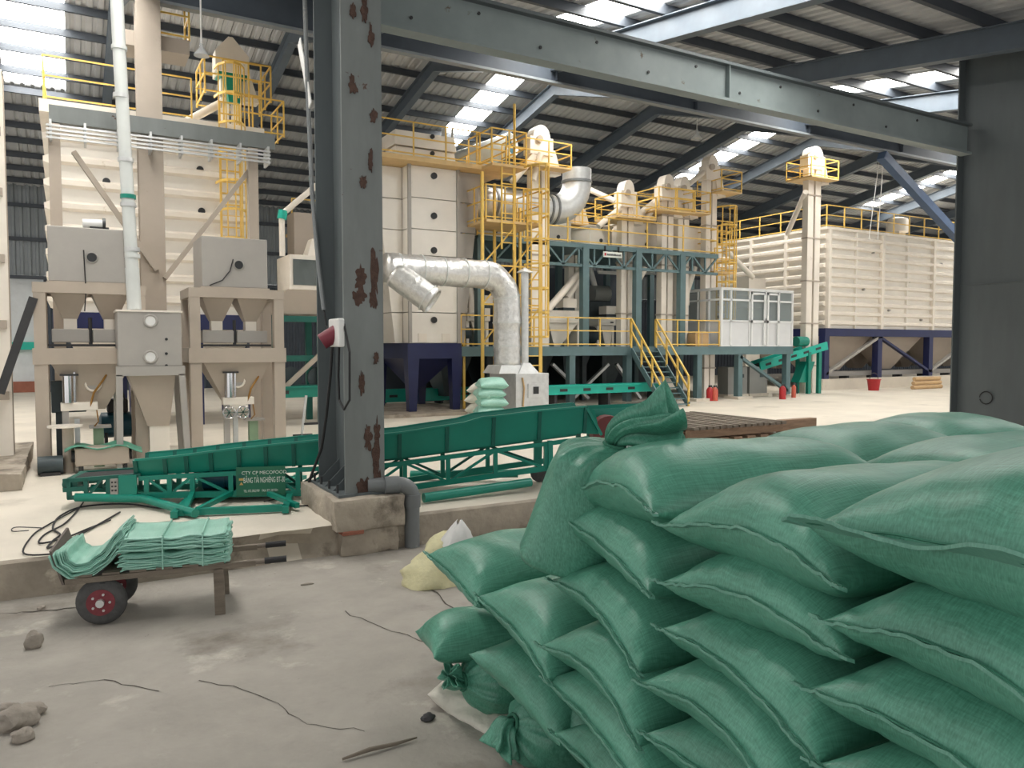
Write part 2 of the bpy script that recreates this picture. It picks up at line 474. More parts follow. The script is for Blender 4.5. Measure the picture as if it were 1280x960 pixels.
def rafter_mesh():
    w = MB(); f = MB()
    for (a, za), (b, zb) in zip(RV, RV[1:]):
        w.hexa([(-.02, a, za - .75), (.02, a, za - .75), (.02, b, zb - .75), (-.02, b, zb - .75)], [(-.02, a, za - .26), (.02, a, za - .26), (.02, b, zb - .26), (-.02, b, zb - .26)])
        for d in (-.77, -.26):
            f.hexa([(-.13, a, za + d - .02), (.13, a, za + d - .02), (.13, b, zb + d - .02), (-.13, b, zb + d - .02)], [(-.13, a, za + d), (.13, a, za + d), (.13, b, zb + d), (-.13, b, zb + d)])
    return w, f
w, f = rafter_mesh(); rw = rf = None
for k in range(-4, 16):
    u = 1.4 + 5 * k
    if rw is None:
        rw = w.build('rafter', 'rafter_paint', ceiling); rw.location = (u, 0, 0)
        rf = f.build('rafter_flange', 'rafter_paint', rw)
    else:
        c = rw.copy(); COL.objects.link(c); c.location = (u, 0, 0)
        d = rf.copy(); COL.objects.link(d); d.parent = c

# far wall: corrugated sheeting above, blockwork and a lit yard wall below
def wall_sheet(name, u0, u1, v, z0, z1, material, per=0.3, parent=None):
    mb = MB(); u = u0; prof = []
    while u < u1:
        for du, d in ((0, 0), (0.12, 0), (0.16, 0.06), (0.25, 0.06)): prof.append((u + du, d))
        u += per
    for u, d in prof: mb.v += [(u, v - d, z0), (u, v - d, z1)]
    for i in range(len(prof) - 1): mb.f.append((2 * i, 2 * i + 2, 2 * i + 3, 2 * i + 1))
    return mb.build(name, material, parent)
wall = structure(wall_sheet('wall_far', -22, 84, 41.0, 5.3, 9.35, 'wall_sheet'))
wl = structure(wall_sheet('wall_far_lower', -0.9, 84, 41.2, 0, 5.3, 'girder_paint'))  # dark colour stands in for the darkness behind the mezzanine
wy = structure(MB().box(-22, -0.9, 41.6, 41.9, 0, 5.4).build('wall_yard', 'white_wall'))
MB().box(-22, -0.9, 41.3, 41.6, 1.95, 2.3).build('eave_band', 'teal_bright', wy)
MB().box(-22, -0.9, 41.5, 41.6, 0, 0.5).build('plinth_band', 'brick_red', wy)
gt = MB()
for z in (5.2, 6.9, 8.4): gt.box(-22, 84, 40.82, 40.92, z - 0.08, z + 0.08)
gt.build('girt', 'purlin_paint', wall)

# ---- steel I columns at the loading edge
def jagged(cx, cz, rx, rz, n, seed):
    rnd = random.Random(seed); pts = []
    for k in range(n):
        t = 2 * math.pi * k / n; r = 0.75 + 0.5 * noise.noise(Vector((math.cos(t) * 1.7 + seed * 3.1, math.sin(t) * 1.7, 0))) + 0.3 * noise.noise(Vector((math.cos(t) * 5 + seed, math.sin(t) * 5, 2))) + 0.2 * (rnd.random() - .5)
        pts.append((cx + rx * r * math.cos(t), cz + rz * r * math.sin(t)))
    return pts
def i_column(label, u0, u1, v0, v1, z0, z1, mats=('steel_column', 'steel_web'), tf=0.03, name='steel_column'):
    t = thing(name, label, 'column', ((u0 + u1) / 2, (v0 + v1) / 2, z0))
    MB().box(u0, u1, v0, v0 + tf, z0, z1).build('front_flange', mats[0], t)
    MB().box(u0, u1, v1 - tf, v1, z0, z1).build('rear_flange', mats[1], t)
    c = (u0 + u1) / 2
    MB().box(c - .015, c + .015, v0 + tf, v1 - tf, z0, z1).build('web', mats[1], t)
    return t
NC = (2.86, 3.36, 8.98, 10.12)
colA = i_column('grey steel column with peeling rusty paint on a broken concrete pedestal', *NC, 0.31, 8.75)
MB().box(2.76, 3.46, 8.92, 10.2, 0.285, 0.315).build('base_plate', 'steel_web', colA)
bolts = MB()
for uu in (2.8, 3.42):
    for vv in (9.1, 9.45, 9.8, 10.1): bolts.tube([(uu, vv, 0.31), (uu, vv, 0.42)], 0.015, 6)
bolts.build('anchor_bolts', 'dark_iron', colA)
gus = MB()
for vv in (9.25, 9.6, 9.95): gus.prism([(2.78, .31), (3.1, .31), (3.1, .62)], vv, vv + .015)
gus.build('base_gusset', 'steel_web', colA)
for i, (px, py, rx, rz, s) in enumerate([(450, 350, 10, 22, 1), (449, 371, 11, 14, 2), (468, 345, 6, 38, 3), (466, 372, 5, 16, 11), (471, 538, 5, 17, 4), (470, 572, 6, 26, 5), (460, 548, 6, 18, 6), (456, 612, 12, 18, 7), (471, 605, 6, 34, 8),
                                         (452, 480, 4, 14, 9), (454, 228, 5, 7, 10), (464, 46, 4, 12, 12), (467, 145, 5, 8, 13), (441, 108, 5, 11, 14), (455, 10, 4, 14, 15), (441, 14, 4, 10, 16), (463, 200, 3, 12, 17), (470, 448, 4, 8, 18)]):
    p = at_v(px, py, NC[2]); k = p.length / 960 * 1.08
    poly = jagged(min(max(p.x, NC[0] + .04), NC[1] - .04), p.z, rx * k, rz * k, 30, s)
    poly = [(min(max(x, NC[0] + .005), NC[1] - .005), max(z, .32)) for x, z in poly]
    MB().prism(poly, NC[2] - 0.002 - 0.0012 * i, NC[2] + 0.001).build('rust_patch', 'rust', colA)
ped = thing('concrete_pedestal', 'chipped concrete pedestal under the rusty steel column', 'pedestal', (3.1, 9.5, LOW))
rough_block('pedestal_cap', 2.66, 3.53, 8.72, 10.3, -0.08, 0.285, 'kerb_concrete', 0.022, 0.055, 1, ped)
rough_block('pedestal_base', 2.74, 3.47, 8.78, 10.25, LOW, -0.075, 'kerb_concrete', 0.03, 0.055, 2, ped)
MB().box(2.74, 3.0, 8.715, 8.9, -0.13, -0.08).build('brick', 'brick_red', ped, bevel=0.01)
rearu = at_v(1190, 400, 10.3).x
colB = i_column('dark steel column at the right edge behind the sack pile', rearu, rearu + 0.5, 8.3, 10.3, 0.0, 8.75, ('steel_web', 'steel_web'))
MB().box(rearu + .2, rearu + .27, 8.35, 10.27, 3.5, 3.53).build('splice_plate', 'steel_web', colB)
cb = MB()
p = at_v(1268, 495, 9.6)
cb.tube(arc((rearu + .2, p.y, p.z), (0, 1, 0), (0, 0, 1), 0.14, 0, 6.0, 14), 0.012, 6)
cb.build('hanging_wire', 'black_rubber', colB)

# crane beam between them, and the big girder one line deeper
beam = thing('crane_beam', 'light grey steel crane beam spanning between the two near columns', 'beam', (10, 10.1, 6.4))
MB().box(3.36, rearu - .01, 10.06, 10.09, 6.45, 7.03).build('web', 'crane_paint', beam)
MB().box(3.36, rearu - .01, 9.95, 10.2, 6.40, 6.45).build('lower_flange', 'crane_paint', beam)
MB().box(3.36, rearu - .01, 9.95, 10.2, 7.03, 7.08).build('upper_flange', 'steel_web', beam)
for u in (at_v(910, 130, 10.0).x,): MB().box(u, u + .02, 9.97, 10.06, 6.45, 7.03).build('stiffener', 'crane_paint', beam)
bt = MB()
for k in range(12):
    bt.lathe((4.2 + k * 1.05, 10.04, 6.62 + 0.28 * (k % 2)), [(0.025, 0), (0.025, 0.03)], 6, 'y')
bt.build('bolt_heads', 'dark_iron', beam)
gird = thing('roof_girder', 'deep dark roof girder with a pale lower edge running behind the crane beam', 'girder', (20, 17.5, 9.1))
MB().box(-20, 70, 17.48, 17.52, 9.16, 10.05).build('web', 'girder_paint', gird)
MB().box(-20, 70, 17.4, 17.6, 9.08, 9.14).build('lower_flange', 'girder_edge', gird)
MB().box(-20, 70, 17.35, 17.65, 10.0, 10.05).build('upper_flange', 'girder_paint', gird)
for k in range(-2, 12): MB().box(1.4 + 5 * k, 1.42 + 5 * k, 17.36, 17.48, 9.16, 10.0).build('stiffener', 'girder_paint', gird)
colC = i_column('far steel column carrying the girder with a blue knee brace, behind the right column', 31.2, 31.6, 17.3, 17.7, 0, 9.08, ('steel_web', 'steel_web'))
MB().bar(at_v(1102, 194, 17.5), at_v(1200, 300, 17.5), 0.3, 0.3).build('knee_brace', 'steel_blue' if 'steel_blue' in MATS else mat('steel_blue', (66, 86, 116), 0.5).name, colC)
# pale column among the bagging machines, its cross beam, braces and cable tray
colD = i_column('pale painted column with knee braces standing between the bagging stations', 1.32, 1.78, 17.3, 17.7, 0, 9.08, ('beige', 'beige'), name='painted_column')
for a, b in (((92, 190), (196, 338)), ((312, 212), (206, 348))):
    MB().bar(at_v(*a, 17.28), at_v(*b, 17.28), 0.09, 0.17, up=(0, 1, 0)).build('knee_brace', 'beige', colD)
pL, pR = at_v(62, 168, 17.25), at_v(342, 205, 17.25)
MB().box(pL.x, pR.x, 17.1, 17.45, 6.34, 6.66).build('cross_beam', 'steel_column', colD)
tray = thing('cable_tray', 'long slotted metal cable tray fixed across the pale column', 'cable tray', (1.6, 16.9, 6.0))
for k in range(4): MB().box(pL.x - .05, pR.x - .15, 16.86, 16.9, 5.98 + k * .075, 6.015 + k * .075).build('rail', 'galvanised', tray)
for k in range(8):
    u = pL.x + (pR.x - pL.x - .2) * k / 7; MB().box(u, u + .04, 16.9, 17.3, 5.96, 6.34).build('bracket', 'galvanised', tray)
for px in (70, 316):
    q = at_v(px, 250, 17.2); MB().box(q.x - .1, q.x + .1, 17.1, 17.3, 0, 6.32).build('hanger_post', 'beige', colD)
cwk = MB(); q0, q1 = at_v(146, 36, 17.8), at_v(236, 46, 17.8)
MB().box(q0.x, q1.x, 17.72, 18.5, q0.z - .3, q0.z).build('catwalk', 'beige', colD)
rails(cwk, [(q1.x - .9, 17.75, q0.z), (q1.x, 17.75, q0.z), (q1.x, 18.4, q0.z)], 0.9, 0.9).build('catwalk_rail', 'yellow', colD)

# column at the left picture edge
pe = at_v(12, 400, 15.5)
colE = thing('painted_column', 'pale riveted column at the left picture edge on a low kerb', 'column', (pe.x - .25, 15.7, 0))
MB().box(pe.x - .5, pe.x - .12, 15.5, 15.9, 0, 7.2).build('shaft', 'cream', colE)
MB().box(pe.x - .12, pe.x, 15.5, 15.53, 0, 6.7).build('front_flange', 'cream', colE)
MB().box(pe.x - .12, pe.x, 15.87, 15.9, 0, 6.7).build('rear_flange', 'beige', colE)
for z in (1.2, 2.4, 3.5, 4.6, 5.6, 6.4): MB().box(pe.x - .2, pe.x - .04, 15.44, 15.5, z, z + .14).build('bracket', 'beige', colE)
kb = rough_block('concrete_kerb', -2.4, -0.62, 13.2, 17.5, 0, 0.25, 'kerb_concrete', 0.02, 0.15, 4)
single(rebase(kb, (-1.5, 15.3, 0)), 'low concrete kerb under the pale column at the left edge', 'kerb')
a, b = at_v(0, 492, 15.0), at_v(42, 372, 15.0)
o = MB().bar(a, b, 0.09, 0.13).build('steel_brace', 'dark_iron'); single(rebase(o, a), 'dark diagonal steel strut leaning up to the left bagging station', 'strut')

# hanging bell lamps
def bell_lamp(px, py, v, label, s):
    p = at_v(px, py, v); t = thing('hanging_lamp', label, 'lamp', p, 'bell lamps under the roof')
    MB().lathe(p, [(.24 * s, 0), (.235 * s, .03 * s), (.19 * s, .12 * s), (.09 * s, .22 * s), (.06 * s, .3 * s), (.06 * s, .38 * s)], 14).build('lamp_shade', 'lamp_glass', t, smooth='auto')
    MB().lathe(p, [(.05 * s, .05 * s), (.08 * s, .14 * s), (.05 * s, .24 * s)], 10).build('bulb', 'plastic_white', t, smooth=True)
    MB().tube([p + Vector((0, 0, .36 * s)), (p.x, p.y, roof_z(p.y) - .3)], .018, 6).build('cord', 'plastic_white', t)
bell_lamp(252, 70, 16.6, 'bell-shaped lamp hanging left of the near column', .62)
bell_lamp(871, 174, 24.5, 'bell-shaped lamp hanging high above the upper platform', 1.0)

# ================================================================== machinery
def face(px0, px1, pyt, pyb, v):   # extents on the plane y = v of a box seen between these pixels
    m = (pyt + pyb) / 2; c = (px0 + px1) / 2
    return at_v(px0, m, v).x, at_v(px1, m, v).x, at_v(c, pyb, v).z, at_v(c, pyt, v).z
def disc(mb, u, v, z, r, d=0.03, n=14): return mb.lathe((u, v, z), [(r, 0), (r, -d)], n, 'y')
def ring(u, v, z, r, rr=0.02, n=16): return MB().tube([(u + r * math.cos(6.2832 * k / n), v, z + r * math.sin(6.2832 * k / n)) for k in range(n)], rr, 6, closed=True)

# ---- bagging stations
def station(u0, v0, label, W=1.7, box0=0.24, boxw=1.17, tubecable=True):
    t = thing('bagging_station', label, 'bagging machine', (u0 + W / 2, v0 + .6, 0), 'bagging stations')
    d = 1.25; L = .2
    for x in (u0, u0 + W - L):
        for y in (v0, v0 + d - L):
            MB().box(x, x + L, y, y + L, 0, 1.8).build('leg', 'beige', t)
            MB().box(x + .01, x + L - .01, y + .01, y + L - .01, 2.07, 3.0).build('upper_leg', 'beige', t)
    for z0, z1, e in ((1.8, 2.07, .02), (3.0, 3.17, 0)):
        for y in (v0, v0 + d - L): MB().box(u0 - e, u0 + W + e, y - e, y + L, z0, z1).build('frame_beam', 'beige', t)
        for x in (u0, u0 + W - L): MB().box(x, x + L, v0 + L, v0 + d - L, z0, z1).build('frame_beam', 'beige', t)
    b0, b1 = u0 + box0, u0 + box0 + boxw; by0, by1 = v0 + .06, v0 + 1.15
    bn = MB().box(b0, b1, by0, by1, 3.2, 4.12).build('weigh_bin', 'grey_box', t, bevel=.012)
    MB().box(b0 - .03, b1 + .03, by0 - .02, by1 + .02, 3.17, 3.2).build('bin_flange', 'beige', t)
    cx = (b0 + b1) / 2 + .06
    disc(MB(), cx, by0, 3.62, .075, .03).build('port', 'port_dark', bn)
    ring(cx, by0 - .012, 3.62, .085, .014).build('port_ring', 'grey_box', bn, smooth=True)
    cab = MB()
    if tubecable: cab.tube([(cx - .12, by0 - .02, 3.74), (cx - .11, by0 - .02, 3.4), (cx - .1, by0 - .03, 3.05), (cx - .13, by0, 2.7)], .01, 5)
    else: cab.tube([(cx - .1, by0 - .02, 3.72), (cx - .16, by0 - .02, 3.5), (cx - .3, by0 - .03, 3.32), (cx - .52, by0 - .02, 3.22)], .01, 5)
    cab.build('sensor_wire', 'black_rubber', bn)
    for s in (0, 1):
        x0 = u0 + .26 + s * .62; x1 = x0 + .56
        MB().taper((x0 + .17, x1 - .17, v0 + .42, v0 + .66), 2.58, (x0, x1, v0 + .2, v0 + .95), 3.0).build('feed_cone', 'beige', t)
        MB().box(x0 + .18, x1 - .18, v0 + .42, v0 + .66, 2.38, 2.58).build('feed_neck', 'cream', t)
        MB().box(x0 - .0, x1, v0 + .3, v0 + .8, 2.17, 2.4).build('weigh_pan', 'grey_box', t, bevel=.01)
    rod = MB()
    rod.box(u0 + .2, u0 + W - .2, v0 + .25, v0 + .3, 2.1, 2.14); rod.box(u0 + .2, u0 + W - .2, v0 + .8, v0 + .85, 2.1, 2.14)
    rod.tube([(u0 + .84, v0 + .35, 2.1), (u0 + .84, v0 + .35, 2.6)], .03, 8)
    rod.build('scale_rods', 'dark_iron', t)
    fn = MB().taper((u0 + .66, u0 + 1.04, v0 + .3, v0 + .65), 1.0, (u0 + .24, u0 + W - .24, v0 + .1, v0 + 1.1), 1.8).build('funnel', 'beige', t)
    ring(u0 + .86, v0 + .2, 1.45, .12, .022).build('sight_glass', 'cream', fn, smooth=True)
    disc(MB(), u0 + .86, v0 + .215, 1.45, .1, .02).build('glass_disc', 'grey_box', fn)
    return t
st1 = station(at_v(43, 470, 15).x, 15.0, 'left bagging station with grey weigh bin, beside the left edge column')
st2 = station(at_v(238, 470, 15).x, 15.0, 'bagging station with grey weigh bin next to the near column', tubecable=False)
s2 = ORIGIN[st2.name].x - .85; s1 = ORIGIN[st1.name].x - .85
def bag_clamp(u, v, label, wheel):
    t = thing('bag_clamp', label, 'machine', (u, v, 0), 'bag filling clamps')
    MB().box(u - .12, u - .02, v, v + .12, 0, 1.05).build('post', 'grey_box', t)
    MB().box(u + .06, u + .14, v + .1, v + .2, 0, .85).build('post', 'galvanised', t)
    MB().box(u - .14, u + .42, v - .02, v + .2, 1.0, 1.14).build('clamp_arm', 'cream', t, bevel=.01)
    MB().tube([(u - .02, v + .02, 1.14), (u - .02, v + .02, 1.6)], .09, 12).build('air_cylinder', 'chrome', t, smooth='auto')
    MB().tube([(u + .08, v + .02, 1.14), (u + .08, v + .02, 1.66)], .022, 8).build('tie_rod', 'chrome', t)
    MB().box(u - .14, u + .14, v - .06, v + .1, 1.6, 1.63).build('cylinder_cap', 'dark_iron', t)
    if wheel:
        for dx in (-.05, .2):
            w = ring(u + dx, v - .08, .86, .11, .016).build('handwheel', 'chrome', t, smooth=True)
            s = MB()
            for k in range(3):
                a = k * 1.05; s.bar((u + dx - .1 * math.cos(a), v - .08, .86 - .1 * math.sin(a)), (u + dx + .1 * math.cos(a), v - .08, .86 + .1 * math.sin(a)), .015)
            s.build('spokes', 'chrome', w)
    MB().box(u + .28, u + .62, v + .0, v + .3, .68, .72).build('bag_table', 'grey_box', t)
    MB().box(u + .34, u + .5, v + .05, v + .2, 0, .68).build('table_leg', mat('pale_green', (132, 158, 128), .5).name, t)
    hs = MB(); hs.tube([(u + .3, v, 1.05), (u + .36, v - .03, 1.3), (u + .5, v + .02, 1.5), (u + .62, v + .1, 1.7)], .02, 6)
    hs.tube([(u + .4, v, 1.0), (u + .42, v - .05, .8), (u + .36, v, .72)], .012, 6)
    hs.build('air_hose', mat('brass', (150, 110, 52), .4, .5).name, t)
bag_clamp(s2 + .72, 15.15, 'bag clamp with chrome air cylinder and two handwheels below a funnel', True)
bag_clamp(s1 + .5, 15.1, 'bag clamp with round table below the left funnel', False)
cbx = thing('control_box', 'black control box fixed behind the left bag clamp', 'control box', (s1 + .45, 15.5, 1.05))
MB().box(s1 + .22, s1 + .75, 15.45, 15.75, .95, 1.5).build('case', 'machine_dark', cbx, bevel=.01)
for k in range(2): MB().box(s1 + .58, s1 + .66, 15.43, 15.45, 1.08 + .16 * k, 1.16 + .16 * k).build('switch', 'grey_box', cbx)
MB().box(s1 + .28, s1 + .4, 15.5, 15.7, 0, .95).build('stand', 'machine_dark', cbx)
tb = thing('round_stand', 'small pale round table on a thick post by the left bagging station', 'stand', (s1 + .42, 14.75, 0))
MB().lathe((s1 + .42, 14.75, .76), [(.26, 0), (.26, .03)], 20).build('table_top', 'cream', tb)
MB().tube([(s1 + .46, 14.75, 0), (s1 + .46, 14.75, .76)], .09, 10).build('post', 'beige', tb, smooth='auto')
ac = thing('air_compressor', 'dark green air compressor with its motor behind the hopper stand', 'compressor', (s1 + 1.35, 16.3, 0))
MB().tube([(s1 + .95, 16.3, .62), (s1 + 1.0, 16.3, .62), (s1 + 2.0, 16.3, .62), (s1 + 2.05, 16.3, .62)], [.1, .24, .24, .1], 16).build('air_tank', 'teal_motor', ac, smooth='auto')
MB().box(s1 + 1.1, s1 + 1.45, 16.15, 16.45, .86, 1.12).build('pump', 'dark_iron', ac, bevel=.03)
MB().tube([(s1 + 1.55, 16.3, .98), (s1 + 1.9, 16.3, .98)], .13, 12).build('motor', 'machine_dark', ac, smooth='auto')
for x in (1.05, 1.95): MB().box(s1 + x, s1 + x + .05, 16.1, 16.5, 0, .5).build('foot', 'dark_iron', ac)
MB().tube([(s1 + 1.12, 16.1, 1.0), (s1 + 1.05, 16.0, 1.3), (s1 + 1.3, 16.0, 1.45), (s1 + 1.4, 16.1, 1.1)], .018, 6).build('hose', 'black_rubber', ac)
sw = thing('bag_conveyor', 'beige low bag conveyor with end rollers below the left bagging station', 'conveyor', (s1 + .95, 14.6, 0))
MB().box(s1 + .55, s1 + 1.35, 14.45, 14.85, .12, .42).build('body', 'beige', sw, bevel=.02)
MB().tube([(s1 + .5, 14.65, .27), (s1 + 1.4, 14.65, .27)], .1, 12).build('roller', 'dark_iron', sw, smooth='auto')
for x in (.6, 1.25): MB().box(s1 + x, s1 + x + .07, 14.5, 14.8, 0, .14).build('foot', 'dark_iron', sw)
sf = thing('sack_sheet', 'empty green sack lying folded over the low bag conveyor', 'sack', (s1 + .95, 14.6, .42))
m = MB()
for i in range(13):
    for j in range(7):
        x = s1 + .4 + 1.15 * i / 12; y = 14.4 + .5 * j / 6
        m.v.append((x, y, .44 + .05 * math.sin(i * .9) + .03 * math.sin(j + i * .4) - .05 * abs(i - 6) / 6))
for i in range(12):
    for j in range(6): a = i * 7 + j; m.f.append((a, a + 7, a + 8, a + 1))
o = m.build('folded_cloth', 'woven_green', sf, smooth=True); sd = o.modifiers.new('thick', 'SOLIDIFY'); sd.thickness = .02
mt = thing('electric_motor', 'small dark motor lying at the foot of the left bagging station', 'motor', (s1 + .12, 14.55, 0))
MB().tube([(s1 + .02, 14.6, .16), (s1 + .38, 14.6, .16)], .15, 14).build('casing', 'machine_dark', mt, smooth='auto')
MB().box(s1 + .06, s1 + .34, 14.45, 14.75, 0, .05).build('foot_plate', 'dark_iron', mt)

# ---- centre hopper on its stand, fed by the tall pipe
hp0, hp1 = at_v(147, 420, 14.55).x, at_v(227, 420, 14.55).x
hop = thing('surge_hopper', 'pale box hopper with two round sight glasses on a tapered stand', 'hopper', ((hp0 + hp1) / 2, 15, 0))
MB().box(hp0, hp1, 14.55, 15.4, 1.76, 2.7).build('box', 'grey_box', hop, bevel=.012)
MB().box(hp0 - .02, hp1 + .02, 14.53, 15.42, 2.69, 2.72).build('lid', 'cream', hop)
for py in (401, 446):
    q = at_v(188, py, 14.54)
    ring(q.x, 14.54, q.z, .1, .022).build('sight_ring', 'grey_box', hop, smooth=True)
    disc(MB(), q.x, 14.55, q.z, .09, .015).build('sight_glass', 'plastic_white', hop)
for py in (424, 442, 457):
    q = at_v(208, py, 14.54); disc(MB(), q.x, 14.55, q.z, .025, .015, 8).build('plug', 'port_dark', hop)
for x, s in ((hp0 - .04, 1), (hp1 - .06, 1)):
    for y in (14.5, 15.35):
        MB().taper((x + (-.02 if x < hp1 - .1 else .08), x + (.08 if x < hp1 - .1 else .18), y, y + .1), 0, (x, x + .1, y, y + .1), 1.62).build('stand_leg', 'grey_box', hop)
for y in (14.5, 15.35): MB().box(hp0 - .04, hp1 + .04, y, y + .1, 1.6, 1.76).build('stand_beam', 'grey_box', hop)
MB().taper((hp0 + .45, hp1 - .2, 14.8, 15.1), .7, (hp0 + .15, hp1 - .1, 14.65, 15.35), 1.6).build('chute', 'beige', hop)
MB().box(hp0 + .48, hp1 - .2, 14.82, 15.05, .25, .75).build('chute_end', 'cream', hop)
pp = thing('feed_pipe', 'tall pale segmented pipe dropping into the box hopper', 'pipe', at_v(168, 388, 14.95))
seg = [(168, 387), (165, 335), (160, 250), (154, 150), (149, 60), (144, -40)]
P3 = [at_v(*s, 14.95) for s in seg]
for i, (a, b) in enumerate(zip(P3, P3[1:])):
    MB().tube([a, b], .105 if i else .115, 14).build('pipe_section', 'pvc_white', pp, smooth='auto')
for px, py, mm in ((165.5, 320, 'pvc_white'), (165, 312, 'galvanised'), (160.5, 256, 'galvanised'), (160, 246, 'teal_paint'), (157, 200, 'galvanised'), (151, 120, 'galvanised'), (149, 60, 'pvc_white')):
    q = at_v(px, py, 14.95); MB().lathe(q - Vector((0, 0, .035)), [(.125, 0), (.125, .07)], 14).build('clamp_ring', mm, pp, smooth='auto')

# ---- big ribbed storage bins
def ribs_front(t, u0, u1, v, z0, z1, step, name='rib', mname='cream'):
    base = None; z = z0 + step * .55
    while z < z1 - .1:
        if base is None: base = MB().prismx([(v + .01, -.13), (v - .16, -.07), (v - .16, .05), (v + .01, .13)], u0, u1).build(name, mname, t); base.location.z += z; zz = z
        else: part_copy(base, (0, 0, z - zz))
        z += step
def ribs_side(t, u, v0, v1, z0, z1, step, mname='cream'):
    base = None; z = z0 + step * .55
    while z < z1 - .1:
        if base is None: base = MB().prism([(u + .01, -.13), (u - .16, -.07), (u - .16, .05), (u + .01, .13)], v0, v1).build('rib', mname, t); base.location.z += z; zz = z
        else: part_copy(base, (0, 0, z - zz))
        z += step
lu0, lu1, lv = at_v(66, 300, 22).x, at_v(318, 300, 22).x, 22.0
bin1 = thing('storage_bin', 'tall cream ribbed storage bin with dark ports behind the bagging stations', 'silo', ((lu0 + lu1) / 2, 24, 0))
MB().box(lu0, lu1, lv, 26.5, 2.95, 7.65).build('wall', 'cream_panel', bin1)
ribs_front(bin1, lu0, lu1, lv, 3.0, 7.65, .56)
ribs_side(bin1, lu0, lv, 26.5, 3.0, 7.65, .56)
MB().box(lu0 - .05, lu1 + .05, lv - .1, 26.6, 2.55, 2.95).build('base_beam', 'navy', bin1)
for x in (lu0, lu0 + 1.6, lu0 + 3.2, lu1 - .2):
    for y in (lv, 26.3): MB().box(x, x + .2, y, y + .2, 0, 2.55).build('leg', 'navy', bin1)
for k in range(3):
    x = lu0 + .2 + k * 1.55; MB().taper((x + .55, x + .95, 23.9, 24.5), 1.1, (x, x + 1.5, 22.2, 26.3), 2.55).build('hopper', 'cream', bin1)
for px, py in ((133, 227), (250, 212), (252, 264), (250, 316)):
    q = at_v(px, py, lv - .02); disc(MB(), q.x, lv - .0, q.z, .09, .05).build('port', 'port_dark', bin1)
MB().box(lu0 - .2, lu1 + .2, lv - .5, 26.8, 7.65, 7.95).build('top_deck', 'cream', bin1)
rails(MB(), [(lu0 - .1, 26.6, 7.95), (lu0 - .1, lv - .4, 7.95), (lu1 - 1.6, lv - .4, 7.95)], 1.05, 1.6).build('guardrail', 'yellow', bin1)
lx = at_v(290, 250, lv - .3).x
lad = ladder(MB(), (lx, lv - .14, 3.3), 8.6, (1, 0, 0), (0, -1, 0), .5, 4.2, .05).build('caged_ladder', 'yellow', bin1)
lamp = thing('floodlight', 'small white tubular floodlight on top of the left weigh bin', 'lamp', at_v(118, 278, 15.4))
a, b = at_v(103, 279, 15.4), at_v(128, 280, 15.4)
MB().tube([a, b], .075, 12).build('housing', 'plastic_white', lamp, smooth='auto')
MB().tube([b, b + Vector((.05, 0, .0))], .1, 12).build('lens', 'port_dark', lamp, smooth='auto')
MB().box(b.x - .2, b.x + .1, 15.35, 15.45, 4.12, a.z - .05).build('bracket', 'dark_iron', lamp)

ru0, rv, RT = at_v(1031, 400, 24.7).x, 24.7, 7.73
bin2 = thing('storage_bin', 'huge cream ribbed storage bin on navy posts at the right', 'silo', (ru0 + 8, 28, 0))
MB().box(ru0, 50, rv, 31.7, 2.98, RT).build('wall', 'cream_panel', bin2)
ribs_front(bin2, ru0 + .1, 50, rv, 3.0, RT, .46)
ribs_side(bin2, ru0, rv, 31.7, 3.0, RT, .46)
posts = [ru0 + .08] + [at_v(p, 350, rv).x for p in (1100, 1164)] + [44.5, 48.5]
for i, x in enumerate(posts):
    MB().box(x - .09, x + .09, rv - .2, rv + .02, 2.98, RT).build('wall_post', 'cream', bin2)
    MB().box(x - .17, x + .17, rv - .1, rv + .24, .5, 2.62).build('leg', 'navy', bin2)
for px in (1068, 1132):
    x = at_v(px, 350, rv).x; MB().box(x - .04, x + .04, rv - .13, rv, 2.98, RT).build('wall_stay', 'cream_panel', bin2)
for y in (27.0, 29.3, 31.6): MB().box(ru0 - .15, ru0 + .02, y - .09, y + .09, 2.98, RT).build('wall_post', 'cream', bin2)
MB().box(ru0 - .1, 50, rv - .12, rv + .3, 2.6, 2.98).build('base_beam', 'navy', bin2)
MB().box(ru0 - .1, ru0 + .3, rv + .3, 31.7, 2.6, 2.98).build('base_beam', 'navy', bin2)
MB().box(ru0 - .15, 50, rv - .15, 31.8, RT, RT + .12).build('roof_plate', 'cream', bin2)
for a, b in zip(posts, posts[1:]):
    w = b - a
    for s in range(4):
        y = rv + .4 + s * 1.7
        MB().taper((a + w * .42, a + w * .58, y + .6, y + 1.0), .9, (a + .1, b - .1, y, y + 1.6), 2.6).build('hopper', 'beige', bin2)
for i, (a, b) in enumerate(zip(posts, posts[1:])):
    p, q = ((a, rv, .75), (b, rv, 2.6)) if i % 2 == 0 else ((a, rv, 2.6), (b, rv, .75))
    MB().bar(p, q, .12, .2, up=(0, 1, 0)).build('brace', 'navy' if i % 2 else 'grey_box', bin2)
rails(MB(), [(ru0, 31.6, RT + .12), (ru0, rv, RT + .12), (50, rv, RT + .12)], 1.05, 1.35, .06).build('guardrail', 'yellow', bin2)
for px, py in ((1090, 316), (1135, 352), (1175, 330), (1066, 335), (1110, 388), (1150, 400), (1078, 362)):
    q = at_v(px, py, rv); disc(MB(), q.x, rv, q.z, .06, .12, 8).build('port', 'grey_box', bin2)
kb2 = MB().box(ru0 - .5, 50, rv - .35, rv + .1, 0, .52).build('plinth_wall', 'upper_concrete'); single(rebase(kb2, (40, rv - .1, 0)), 'low concrete plinth wall under the right storage bin', 'kerb')
dc = thing('drag_conveyor', 'grey drag conveyor running under the hoppers of the right bin', 'conveyor', (40, rv + .8, .5))
